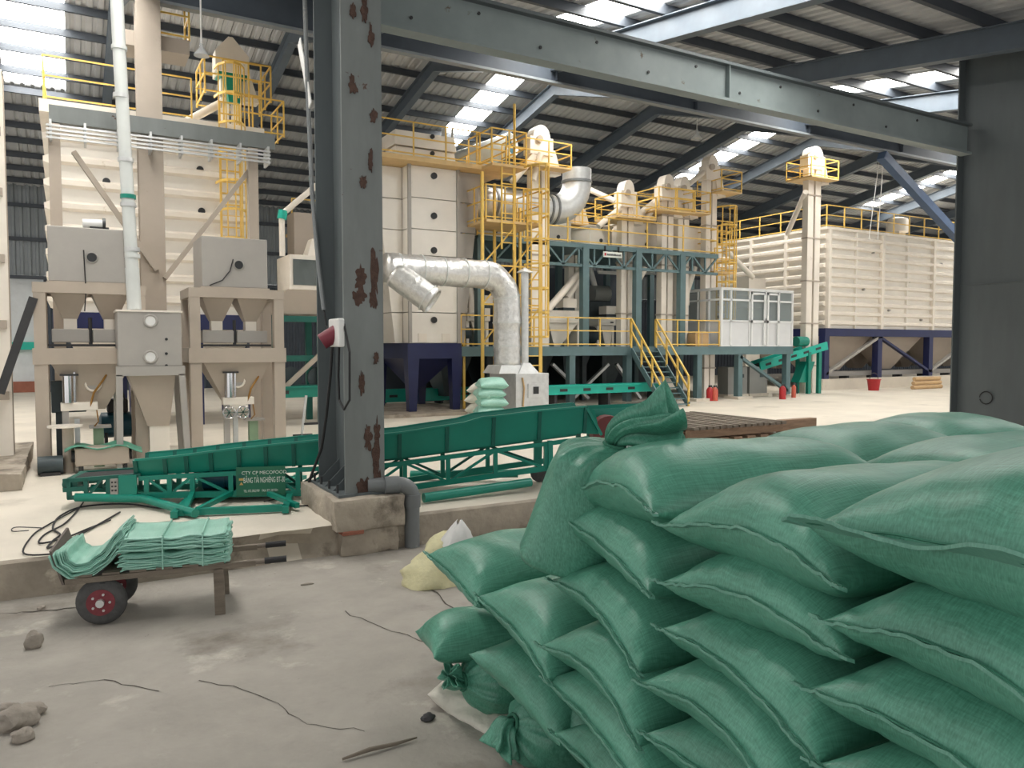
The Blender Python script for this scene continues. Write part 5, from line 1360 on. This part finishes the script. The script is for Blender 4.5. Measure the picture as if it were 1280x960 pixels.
MB().hexa([(cX(724), -.24, zy(724, 540)), (cX(744), -.24, zy(744, 541)), (cX(744), -.23, zy(744, 541)), (cX(724), -.23, zy(724, 540))], [(cX(724), -.32, zy(724, 507)), (cX(735), -.32, zy(735, 510)), (cX(735), -.31, zy(735, 510)), (cX(724), -.31, zy(724, 507))]).build('end_panel', 'teal_paint', conv)
b_ = MB(); b_.bar((cX(95), 0, zy(95, 596)), (cX(480), 0, zy(480, 572)), .42, .03); b_.bar((cX(480), 0, zy(480, 572)), (cX(735), 0, zy(735, 536)), .42, .03); b_.build('belt', 'black_rubber', conv)
chT = [(178, 594), (484, 578), (728, 545)]; chB = [(178, 615), (400, 612), (493, 608), (690, 580)]
for s in (-1, 1):
    for ch, w in ((chT, .06), (chB, .08)):
        for (a, ya), (b, yb) in zip(ch, ch[1:]): MB().bar((cX(a), s * .3, zy(a, ya)), (cX(b), s * .3, zy(b, yb)), .05, w).build('chord', 'teal_paint', conv)
    verts_ = [187, 215, 243, 290, 335, 372, 415, 455, 503, 556, 614, 676]
    def lerp_y(ch, px):
        for (a, ya), (b, yb) in zip(ch, ch[1:]):
            if px <= b: return ya + (yb - ya) * (px - a) / (b - a)
        return ch[-1][1]
    for k, px in enumerate(verts_):
        MB().bar((cX(px), s * .3, zy(px, lerp_y(chT, px))), (cX(px), s * .3, zy(px, lerp_y(chB, px))), .06).build('truss_post', 'teal_paint', conv)
    for k, (a, b) in enumerate(zip(verts_, verts_[1:])):
        c0_, c1_ = (chT, chB) if k % 2 == 0 else (chB, chT)
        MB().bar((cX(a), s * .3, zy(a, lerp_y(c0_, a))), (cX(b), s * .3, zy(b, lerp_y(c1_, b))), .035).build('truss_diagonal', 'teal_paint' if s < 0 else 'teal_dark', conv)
# tail frame
tl = MB()
for s in (-1, 1):
    tl.bar((cX(85), s * .3, zy(90, 597)), (cX(180), s * .3, zy(180, 590)), .05, .05); tl.bar((cX(90), s * .3, zy(90, 618)), (cX(180), s * .3, zy(180, 614)), .05, .05)
    for px in (92, 113, 140, 165): tl.bar((cX(px), s * .3, zy(px, 619)), (cX(px), s * .3, zy(px, 595)), .05)
    tl.bar((cX(113), s * .3, zy(113, 618)), (cX(132), s * .3, zy(132, 595)), .03); tl.bar((cX(85), s * .3, zy(85, 608)), (cX(115), s * .3, zy(115, 606)), .06)
tl.build('tail_frame', 'teal_dark', conv)
MB().tube([(cX(92), -.28, zy(92, 602)), (cX(92), .28, zy(92, 602))], .09, 14).build('tail_drum', 'teal_dark', conv, smooth='auto')
pn = MB().box(cX(154), cX(176), -.36, -.31, zy(165, 619), zy(165, 590)).build('control_panel', 'teal_paint', conv)
sb_ = MB().box(cX(144), cX(153), -.36, -.31, zy(148, 615), zy(148, 594)).build('switch_plate', 'grey_box', conv)
for q in range(6): MB().box(cX(145.5 + 4 * (q % 2)), cX(147.5 + 4 * (q % 2)), -.375, -.36, zy(148, 599 + 5 * (q // 2)), zy(148, 597 + 5 * (q // 2))).build('button', 'dark_iron', sb_)
for s in (-1, 1):
    y = s * .85; yf = s * 1.25
    MB().tube([(cX(100), s * .32, zy(100, 617)), (cX(184), s * .36, zy(184, 618)), (cX(262), yf, .07)], .055, 12).build('carriage_tube', 'teal_paint', conv, smooth='auto')
    MB().tube([(cX(520), s * .95, .08), (cX(655), s * .4, zy(655, 598))], .065, 12).build('carriage_tube', 'teal_paint', conv, smooth='auto')
    for a, b in (((335, 612), (375, 0)), ((290, 612), (262, 0)), ((243, 612), (248, 0))):
        MB().bar((cX(a[0]), s * .32, zy(*a)), (cX(b[0]), s * 1.1, .08), .06).build('stand_leg', 'teal_paint', conv)
    MB().bar((cX(238), s * 1.1, .06), (cX(362), s * 1.1, .06), .08).build('stand_rail', 'teal_paint', conv)
    w = MB(); w.lathe((cX(430), s * .5, .2), [(.12, -.05), (.2, -.05), (.2, .05), (.12, .05)], 20, 'y'); w.build('wheel', 'tyre_dusty', conv, smooth='auto')
    MB().bar((cX(681), s * .3, zy(681, 548)), (cX(681), s * .34, .16), .07).build('front_leg', 'teal_paint', conv)
    MB().lathe((cX(681), s * .34 - .03, .13), [(.13, 0), (.13, .06)], 16, 'y').build('caster_wheel', 'tyre_dusty', conv, smooth='auto')
MB().bar((cX(430), -.5, .2), (cX(430), .5, .2), .06).build('axle', 'teal_dark', conv)
for px in (238, 362): MB().bar((cX(px), -1.25, .06), (cX(px), 1.25, .06), .08).build('stand_rail', 'teal_paint', conv)
MB().box(cX(240), cX(345), -.25, .25, .1, .14).build('motor_bed', 'teal_dark', conv)
mo = MB().tube([(cX(252), 0, .3), (cX(275), 0, .3), (cX(330), 0, .3)], .16, 16).build('motor', 'teal_motor', conv, smooth='auto')
fn_ = MB()
for k in range(8): fn_.tube([(cX(278 + 5 * k), 0, .3), (cX(279.5 + 5 * k), 0, .3)], .175, 16)
fn_.build('cooling_fins', 'teal_motor', mo, smooth='auto')
# company plate on the truss
sp_ = MB().box(cX(297), cX(357), -.365, -.35, zy(327, 614.5), zy(327, 579)).build('sign_plate', 'sign_green', conv)
sw_, sh_ = cX(357) - cX(297), zy(327, 579) - zy(327, 614.5); sx0 = cX(297); szc = zy(327, 597)
RT_ = (R(90), 0, 0)
lettering('CTY CP MECOFOOD', .062, 'sign_white', sp_, (sx0 + sw_ * .57, -.368, szc + sh_ * .30), RT_)
lettering('BĂNG TẢI NGHIÊNG BT-30', .105, 'sign_white', sp_, (sx0 + sw_ * .57, -.368, szc + sh_ * .04), RT_, sx=.42)
lettering('TEL: 072.3822789    FAX: 072.3822201', .045, 'sign_white', sp_, (sx0 + sw_ * .5, -.368, szc - sh_ * .32), RT_, sx=.62)
n = 12; MB().prism([(sx0 + sw_ * .105 + .045 * math.cos(math.pi * k / n), szc + .06 + .06 * math.sin(math.pi * k / n)) for k in range(n + 1)], -.368, -.365).build('logo_arch', 'teal_dark', sp_)
MB().box(sx0 + sw_ * .06, sx0 + sw_ * .15, -.369, -.365, szc + .02, szc + .05).build('logo_band', 'sign_gold', sp_)
MB().prism([(sx0 + sw_ * .065, szc - .04), (sx0 + sw_ * .145, szc - .04), (sx0 + sw_ * .105, szc + .0)], -.369, -.365).build('logo_peak', 'sign_gold', sp_)
conv.location = (CA.x, CA.y, 0); conv.rotation_euler = (0, 0, cang)
# receiving trough behind the discharge end
q0, q1 = cam_pt(737, 12.0), cam_pt(832, 12.2)
rtz = thing('receiving_trough', 'dark green sheet trough with a red-brown pulley behind the conveyor end', 'trough', (q0 + q1) / 2)
zt_, zb_ = 2.1 - 78 / 960 * 12.1, 2.1 - 105 / 960 * 12.1
d = (q1 - q0).normalized(); nrm = Vector((-d.y, d.x, 0))
for s in (0, .7):
    a, b = q0 + nrm * s, q1 + nrm * s
    m = MB(); m.hexa([a + Vector((0, 0, zb_)), b + Vector((0, 0, zb_ + .05)), b + nrm * .015 + Vector((0, 0, zb_ + .05)), a + nrm * .015 + Vector((0, 0, zb_))], [a + Vector((0, 0, zt_)) , b - d * .15 + Vector((0, 0, zt_ + .03)), b - d * .15 + nrm * .015 + Vector((0, 0, zt_ + .03)), a + nrm * .015 + Vector((0, 0, zt_))]); m.build('side_plate', 'teal_paint', rtz)
MB().bar(q0 + nrm * .35 + Vector((0, 0, zb_)), q1 + nrm * .35 + Vector((0, 0, zb_)), .7, .02).build('floor_plate', 'teal_dark', rtz)
for p in (q0, q1):
    for s in (0, .7): MB().bar(p + nrm * s, p + nrm * s + Vector((0, 0, zb_)), .06).build('leg', 'teal_dark', rtz)
pq = at_d(762, 541, 11.7); dv3 = nrm
MB().tube([pq, pq + dv3 * .25], .26, 20).build('pulley', mat('pulley_red', (104, 44, 44), .6).name, rtz, smooth='auto')

# ================================================================== wheelbarrow with folded sacks
bar_ = thing('wheelbarrow', 'flat two-wheeled barrow with red hubs and a dark nose plate', 'wheelbarrow', (0, 0, 0))
for y in (-.27, .27):
    w = MB().lathe((0, y - .045, .21), [(.11, 0), (.16, -.005), (.2, .015), (.213, .045), (.2, .075), (.16, .095), (.11, .09)], 30, 'y').build('tyre', 'tyre_dusty', bar_, smooth='auto')
    MB().lathe((0, y - .05, .21), [(.118, .0), (.118, .02), (.06, .03), (.06, .1)], 24, 'y').build('hub', 'wheel_red', bar_, smooth='auto')
    MB().tube([(0, y - .09, .21), (0, y - .04, .21)], .035, 12).build('axle_end', 'galvanised', bar_, smooth='auto')
    bl = MB()
    for k in range(5): a = k * 1.257; bl.lathe((.075 * math.cos(a), y - .06, .21 + .075 * math.sin(a)), [(.012, 0), (.012, .012)], 6, 'y')
    bl.build('wheel_bolts', 'galvanised', bar_)
MB().tube([(0, -.3, .21), (0, .3, .21)], .02, 8).build('axle', 'dark_iron', bar_)
for y in (-.3, .3):
    MB().bar((-.28, y, .42), (1.32, y, .46), .05, .05).build('side_rail', 'old_wood_dark', bar_)
    MB().tube([(1.2, y, .465), (1.42, y, .47)], .024, 10).build('handle', 'grey_wood', bar_, smooth='auto')
    MB().tube([(1.4, y, .47), (1.6, y, .475)], .03, 10).build('grip', 'black_rubber', bar_, smooth='auto')
    MB().bar((.99, y, .44), (1.0, y, 0), .09, .05).build('leg', 'old_wood_dark', bar_)
    MB().bar((0, y * .9, .21), (.02, y, .42), .04).build('axle_bracket', 'dark_iron', bar_)
for k in range(6): MB().box(-.2 + .22 * k, -.06 + .22 * k, -.33, .33, .455 + .008 * k * .6, .475 + .008 * k * .6).build('deck_slat', 'old_wood_dark', bar_)
MB().hexa([(-.3, -.33, .4), (-.28, -.33, .4), (-.28, .33, .4), (-.3, .33, .4)], [(-.40, -.3, .70), (-.38, -.3, .70), (-.38, .28, .78), (-.40, .28, .78)]).build('nose_plate', mat('rusty_plate', (96, 86, 80), .7, var=.2).name, bar_)
def layer(prof, y0, y1, seed, th=.012):
    rnd = random.Random(seed); m = MB(); ny = 10; P = []
    for i in range(len(prof) - 1):
        for q in range(4): P.append(Vector(prof[i]).lerp(Vector(prof[i + 1]), q / 4))
    P.append(Vector(prof[-1])); a = rnd.random() * 9
    e0, e1 = rnd.uniform(-.025, .025), rnd.uniform(-.025, .025)
    for i, p in enumerate(P):
        for j in range(ny + 1):
            y = y0 + e0 + (y1 + e1 - y0 - e0) * j / ny
            m.v.append((p.x + .008 * math.sin(j * 1.3 + a), y, p.y + .006 * math.sin(i * .9 + a) + .005 * math.sin(j * 1.1 + a * 2)))
    for i in range(len(P) - 1):
        for j in range(ny): k = i * (ny + 1) + j; m.f.append((k, k + ny + 1, k + ny + 2, k + 1))
    return m, th
bw = []
bd1 = thing('folded_sack_bundle', 'bundle of empty mint green sacks draped in a curve over the barrow nose', 'sack bundle', (0, 0, 0))
prof0 = [(-.27, .70), (-.25, .62), (-.2, .57), (-.1, .585), (.0, .66), (.07, .75), (.12, .82), (.17, .85)]
for k in range(11):
    pr_ = []
    for i, (x, z) in enumerate(prof0):
        a = Vector(prof0[max(i - 1, 0)]); b = Vector(prof0[min(i + 1, 7)]); t_ = (b - a).normalized(); nn = Vector((t_.y, -t_.x))
        pr_.append(Vector((x, z)) + nn * (.013 * k))
    m, th = layer(pr_, -.32, .32, k); o = m.build('folded_sack', 'woven_mint', bd1, smooth=True); o.modifiers.new('thick', 'SOLIDIFY').thickness = .009
for r_ in range(2):
    bd = thing('folded_sack_bundle', ('upper' if r_ else 'lower') + ' flat tied bundle of empty mint green sacks on the barrow', 'sack bundle', (0, 0, 0), 'flat sack bundles on the barrow')
    z0 = .49 + .15 * r_
    for k in range(9):
        z = z0 + .0158 * k; x0 = .17 + .02 * math.sin(k * 2.1 + r_); x1 = 1.06 + .03 * math.sin(k * 1.7 + 2 * r_)
        ed = .03 * (1 - abs(k - 4) / 4)
        pr_ = [(x0 - ed, z), (x0 + .06, z + .006), (x0 + .3, z + .004), (x0 + .42, z - .004 + (.012 if k < 4 else -.008)), (x0 + .6, z + .006), (x0 + .75, z - .003), (x1, z + .002)]
        m, th = layer(pr_, -.31 - ed, .31 + ed, 30 + k + 10 * r_); o = m.build('folded_sack', 'woven_mint', bd, smooth=True); o.modifiers.new('thick', 'SOLIDIFY').thickness = .012
    for xx in (.52, .86): MB().tube([(xx, -.35, z0 - .01), (xx, -.35, z0 + .06), (xx, -.33, z0 + .142), (xx, 0, z0 + .15), (xx, .33, z0 + .142), (xx, .35, z0)], .008, 6).build('tie_string', 'woven_mint', bd)
    bw.append(bd)
wp = at_z(128, 780, LOW); BA = R(-YAW * 57.2958 + 17)
ca, sa_ = math.cos(BA), math.sin(BA)
for o in [bar_, bd1] + bw:
    o.location = (wp.x - sa_ * .27, wp.y + ca * .27, LOW); o.rotation_euler = (0, 0, BA)

# ================================================================== pallets and small things
pu0, pu1 = at_v(862, 540, 9.2).x, at_v(979, 535, 9.2).x; PZ = .80
pal = thing('wooden_pallet_stack', 'stack of weathered wooden pallets with dark slatted top behind the sack pile', 'pallets', ((pu0 + pu1) / 2, 10.2, 0))
for lv_ in range(4):
    z = .2 * lv_
    for y in (9.2, 10.2, 11.2): MB().box(pu0, pu1, y, y + .1, z + .02, z + .155).build('bearer', 'old_wood', pal, bevel=.006)
    if lv_ == 3:
        n = 15
        for k in range(n):
            x = pu0 + (pu1 - pu0) * k / n; MB().box(x + .01, x + (pu1 - pu0) / n - .035, 9.1, 11.4, z + .16, z + .2 + .006 * (k % 3)).build('slat', 'old_wood_dark', pal)
    else:
        for k in range(7):
            x = pu0 + (pu1 - pu0) * k / 7; MB().box(x + .02, x + .2, 9.15, 11.35, z + .16, z + .2).build('slat', 'old_wood', pal)
o = MB().box(pu1 + .1, pu1 + 1.0, 9.3, 9.45, .55, .8).box(pu1 + .2, pu1 + .35, 9.3, 9.45, 0, .55).box(pu1 + .8, pu1 + .95, 9.3, 9.45, 0, .55).build('wooden_trestle', 'old_wood', bevel=.006); single(rebase(o, (pu1 + .5, 9.37, 0)), 'low brown wooden trestle right of the pallets', 'trestle')
# grey drain pipe beside the pedestal
pv = 8.86; px_, pz = at_v(515, 640, pv).x, at_v(500, 606, pv).z
dp = thing('drain_pipe', 'grey plastic drain pipe with an elbow beside the pedestal', 'pipe', (px_, pv, LOW))
MB().tube([(NC[1] - .2, pv + .16, pz), (px_ - .16, pv + .03, pz)] + [Vector((px_ - .16 + .16 * math.sin(t), pv, pz - .16 * (1 - math.cos(t)))) for t in [k * math.pi / 12 for k in range(1, 7)]] + [(px_, pv, LOW)], .095, 18).build('pipe', 'pvc_grey', dp, smooth='auto')
for z in (pz - .2,): MB().lathe((px_, pv, z - .09), [(.108, 0), (.108, .16)], 18).build('socket', 'pvc_grey', dp, smooth='auto')
MB().tube([(px_ - .34, pv + .06, pz), (px_ - .16, pv + .03, pz)], .108, 18).build('socket', 'pvc_grey', dp, smooth='auto')
# switch box, cables and conduit on the near column
wv = NC[2] + .5
sx_ = thing('socket_box', 'white and dark red power socket hanging on the near column web', 'socket', at_v(428, 415, 9.2))
p = at_v(421, 412, 9.0); uu = NC[0] - .02
def wp_(px, py): q = at_u(px, py, uu); return q
c = wp_(424, 415)
MB().box(uu - .08, uu, c.y - .22, c.y + .18, c.z - .18, c.z + .16).build('white_case', 'plastic_white', sx_, bevel=.02)
MB().tube([(uu - .2, c.y + .05, c.z - .12), (uu - .02, c.y + .0, c.z)], .1, 14).build('red_socket', mat('socket_red', (112, 34, 50), .5).name, sx_, smooth='auto')
cabs = MB(); cabs.tube([wp_(416, 424), wp_(413, 470), wp_(408, 520), wp_(402, 560), wp_(396, 600) - Vector((.1, 0, 0)), wp_(388, 652) - Vector((.15, 0, 0))], .018, 6)
cabs.tube([wp_(424, 428), wp_(423, 470), wp_(424, 500), wp_(430, 512), wp_(437, 500), wp_(437, 440), wp_(430, 405)], .014, 6)
cabs.build('cable', 'black_rubber', sx_)
cd = thing('conduit_pipe', 'thin grey conduit running down the left side of the near column', 'pipe', wp_(404, 390))
MB().tube([wp_(380, -30), wp_(384, 100), wp_(390, 240), wp_(398, 330), wp_(405, 388)], .03, 8).build('conduit', 'pvc_grey', cd, smooth='auto')
MB().tube([wp_(405, 388), wp_(408, 408), wp_(414, 412), wp_(418, 408)], .012, 6).build('wire', 'black_rubber', cd)
fl_ = MB(); a = [wp_(374, 52), wp_(379, 80), wp_(388, 132)]
fl_.bar(a[0], a[1], .015, .14, up=(0, 1, 0)); fl_.bar(a[1], a[2], .015, .12, up=(0, 1, 0)); fl_.build('loose_strip', 'plastic_white', cd)
# floor cables by the conveyor tail
def floor_cable(pts, label, r=.011):
    P = [at_z(x, y, .02) for x, y in pts]; fine = []
    for i in range(len(P) - 1):
        p0, p1, p2, p3 = P[max(i - 1, 0)], P[i], P[i + 1], P[min(i + 2, len(P) - 1)]
        for q in range(6):
            t = q / 6; fine.append(.5 * ((2 * p1) + (p2 - p0) * t + (2 * p0 - 5 * p1 + 4 * p2 - p3) * t * t + (3 * p1 - p0 - 3 * p2 + p3) * t ** 3))
    fine.append(P[-1]); o = MB().tube(fine, r, 6).build('power_cable', 'black_rubber', smooth=True); single(rebase(o, P[0]), label, 'cable', 'cables on the floor')
floor_cable([(150, 640), (115, 660), (85, 675), (60, 685), (66, 676), (75, 668), (66, 660), (75, 645), (105, 633), (160, 630), (230, 637), (385, 632)], 'black cable looping on the floor below the conveyor tail')
floor_cable([(138, 650), (112, 660), (82, 672), (50, 679), (56, 668), (80, 655), (95, 640), (104, 628)], 'black cable curling in the middle of the floor cables', .010)
floor_cable([(72, 692), (30, 692), (40, 670), (60, 656), (100, 634)], 'black cable running furthest left across the pale floor', .009)
floor_cable([(55, 660), (20, 659), (16, 664), (36, 663)], 'thin short wire on the pale floor at the left', .006)
floor_cable([(330, 627), (385, 615)], 'thin cable under the conveyor near the column', .008)
# debris
def stone(px, py, r, seed, label, z=LOW, mname='stone', sq=(1, .8, .6)):
    p = at_z(px, py, z); bm = bmesh.new(); bmesh.ops.create_icosphere(bm, subdivisions=3, radius=r)
    for v_ in bm.verts:
        q = v_.co.normalized(); k = 1 + .35 * noise.noise(q * 1.6 + Vector((seed, 0, 0))) + .12 * noise.noise(q * 5 + Vector((seed, 0, 0)))
        v_.co = Vector((v_.co.x * sq[0], v_.co.y * sq[1], v_.co.z * sq[2])) * k
    m = MB(); bm.verts.index_update(); m.v = [tuple(v_.co + p + Vector((0, 0, r * sq[2] * .7))) for v_ in bm.verts]; m.f = [tuple(v_.index for v_ in f_.verts) for f_ in bm.faces]; bm.free()
    single(rebase(m.build('rubble_stone', mname, smooth='auto'), p), label, 'stone', 'rubble on the loading floor')
stone(20, 908, .13, 1, 'largest pale rubble stone at the lower left'); stone(38, 895, .09, 2, 'rubble stone just above the largest one at the lower left'); stone(28, 925, .07, 3, 'small rubble stone below the largest one at the lower left')
stone(42, 810, .08, 4, 'single upright rubble chip on the left loading floor', sq=(.8, .5, 1)); stone(8, 890, .06, 5, 'rubble stone cut by the left picture edge')
stone(52, 762, .04, 6, 'small stone at the foot of the loading ledge'); stone(384, 731, .04, 7, 'pale flake on the floor right of the barrow', sq=(1.6, .5, .3)); stone(535, 900, .045, 8, 'dark crumb next to the white plastic sheet', mname='dark_iron')
a, b = at_z(428, 949, LOW + .015), at_z(521, 922, LOW + .015)
o = MB().tube([a, a.lerp(b, .35) + Vector((0, 0, .012)), a.lerp(b, .7), b], [.008, .014, .012, .005], 7).build('wooden_stick', 'old_wood_dark', smooth=True); single(rebase(o, a), 'dark wooden stick lying on the floor left of the pile', 'stick')
# cleaning machine left of the near column
cm0, cm1 = at_v(345, 340, 20.8).x, at_v(400, 340, 20.8).x
cmn = thing('grain_cleaner', 'cream sieve machine with dusty window on a dark green frame left of the near column', 'machine', ((cm0 + cm1) / 2, 21.4, 0))
MB().box(cm0 + .35, cm1 + .8, 20.8, 22.2, at_v(370, 362, 20.8).z, at_v(370, 318, 20.8).z).build('sieve_box', 'cream', cmn, bevel=.02)
MB().box(cm0 + .45, cm1 + .6, 20.77, 20.8, at_v(370, 356, 20.8).z, at_v(370, 324, 20.8).z).build('window', 'tinted_pane', cmn)
MB().taper((cm0 - .1, cm1 + .6, 20.9, 22), at_v(370, 392, 20.8).z, (cm0 + .3, cm1 + .6, 20.8, 22.2), at_v(370, 362, 20.8).z).build('lower_pan', 'beige', cmn)
zf = at_v(370, 394, 20.8).z
for x in (cm0 - .1, cm0 + 1.1, cm1 + .5):
    for y in (20.8, 22): MB().box(x, x + .16, y, y + .16, 0, zf).build('leg', 'teal_dark', cmn)
for z in (zf - .18, 1.7, .9): MB().box(cm0 - .1, cm1 + .7, 20.78, 20.94, z, z + .16).build('frame_beam', 'teal_dark', cmn)
for z in (1.25,):
    for k in range(3):
        x = cm0 + .4 + .75 * k; MB().lathe((x, 20.95, z), [(.3, 0), (.3, .08)], 18, 'y').build('drive_wheel', 'machine_dark', cmn, smooth='auto')
MB().bar((cm0 + .1, 20.7, .95), (cm1 + .4, 20.7, 2.3), .1, .12).build('slant_bar', 'beige', cmn)
MB().taper((cm0 + .9, cm0 + 1.6, 21, 21.6), at_v(380, 318, 20.8).z, (cm0 + 1.05, cm0 + 1.4, 21.1, 21.5), at_v(385, 296, 20.8).z).build('inlet', 'cream', cmn)
MB().box(cm0 + .9, cm0 + 2, 22.4, 23.2, zf, at_v(370, 262, 22).z).build('aspirator', 'beige', cmn)
vp = at_v(353, 320, 20.7); vt = at_v(352, 268, 20.7)
fp = thing('filler_pipe', 'cream pipe with a teal elbow dropping to the sieve machine', 'pipe', vp)
MB().tube([vp, vt], .075, 10).build('drop_pipe', 'cream', fp, smooth='auto'); MB().tube([vt, at_v(400, 228, 20.7)], .08, 10).build('slant_pipe', 'cream', fp, smooth='auto')
MB().tube([vt - Vector((0, 0, .12)), vt + Vector((.04, 0, .1))], .12, 10).build('elbow', 'teal_bright', fp, smooth='auto')
pfm = at_v(378, 290, 22.8)
MB().box(pfm.x - .3, pfm.x + 1.5, 22.8, 23.6, pfm.z - .08, pfm.z).build('platform', 'yellow_deck', cmn)
rails(MB(), [(pfm.x - .3, 22.8, pfm.z), (pfm.x + 1.5, 22.8, pfm.z)], .95, .6, .05).build('guardrail', 'yellow', cmn)
sh = thing('small_stand', 'thin dark metal stand on the pale floor left of the near column', 'stand', at_z(377, 545).to_3d())
p = at_z(377, 545); MB().bar(p, p + Vector((.12, 0, .95)), .05).build('post', 'galvanised', sh); MB().bar(p + Vector((.05, 0, .28)), p + Vector((.5, 0, .28)), .05).build('arm', 'dark_iron', sh); MB().bar(p - Vector((.2, 0, -.02)), p + Vector((.25, 0, .02)), .05).build('foot', 'dark_iron', sh)

# hoist ropes down to the right bin
for i, (a, b) in enumerate((((1101, 203), (1086, 300)), ((1105, 203), (1097, 300)))):
    p, q = at_v(*a, 24.0), at_v(*b, 24.0); p.z = roof_z(24.0) - .25
    o = MB().tube([q, p], .02, 6).build('hoist_rope', 'plastic_white'); single(rebase(o, q), ['left', 'right'][i] + ' thin white rope hanging from the roof above the right bin', 'rope', 'hoist ropes')
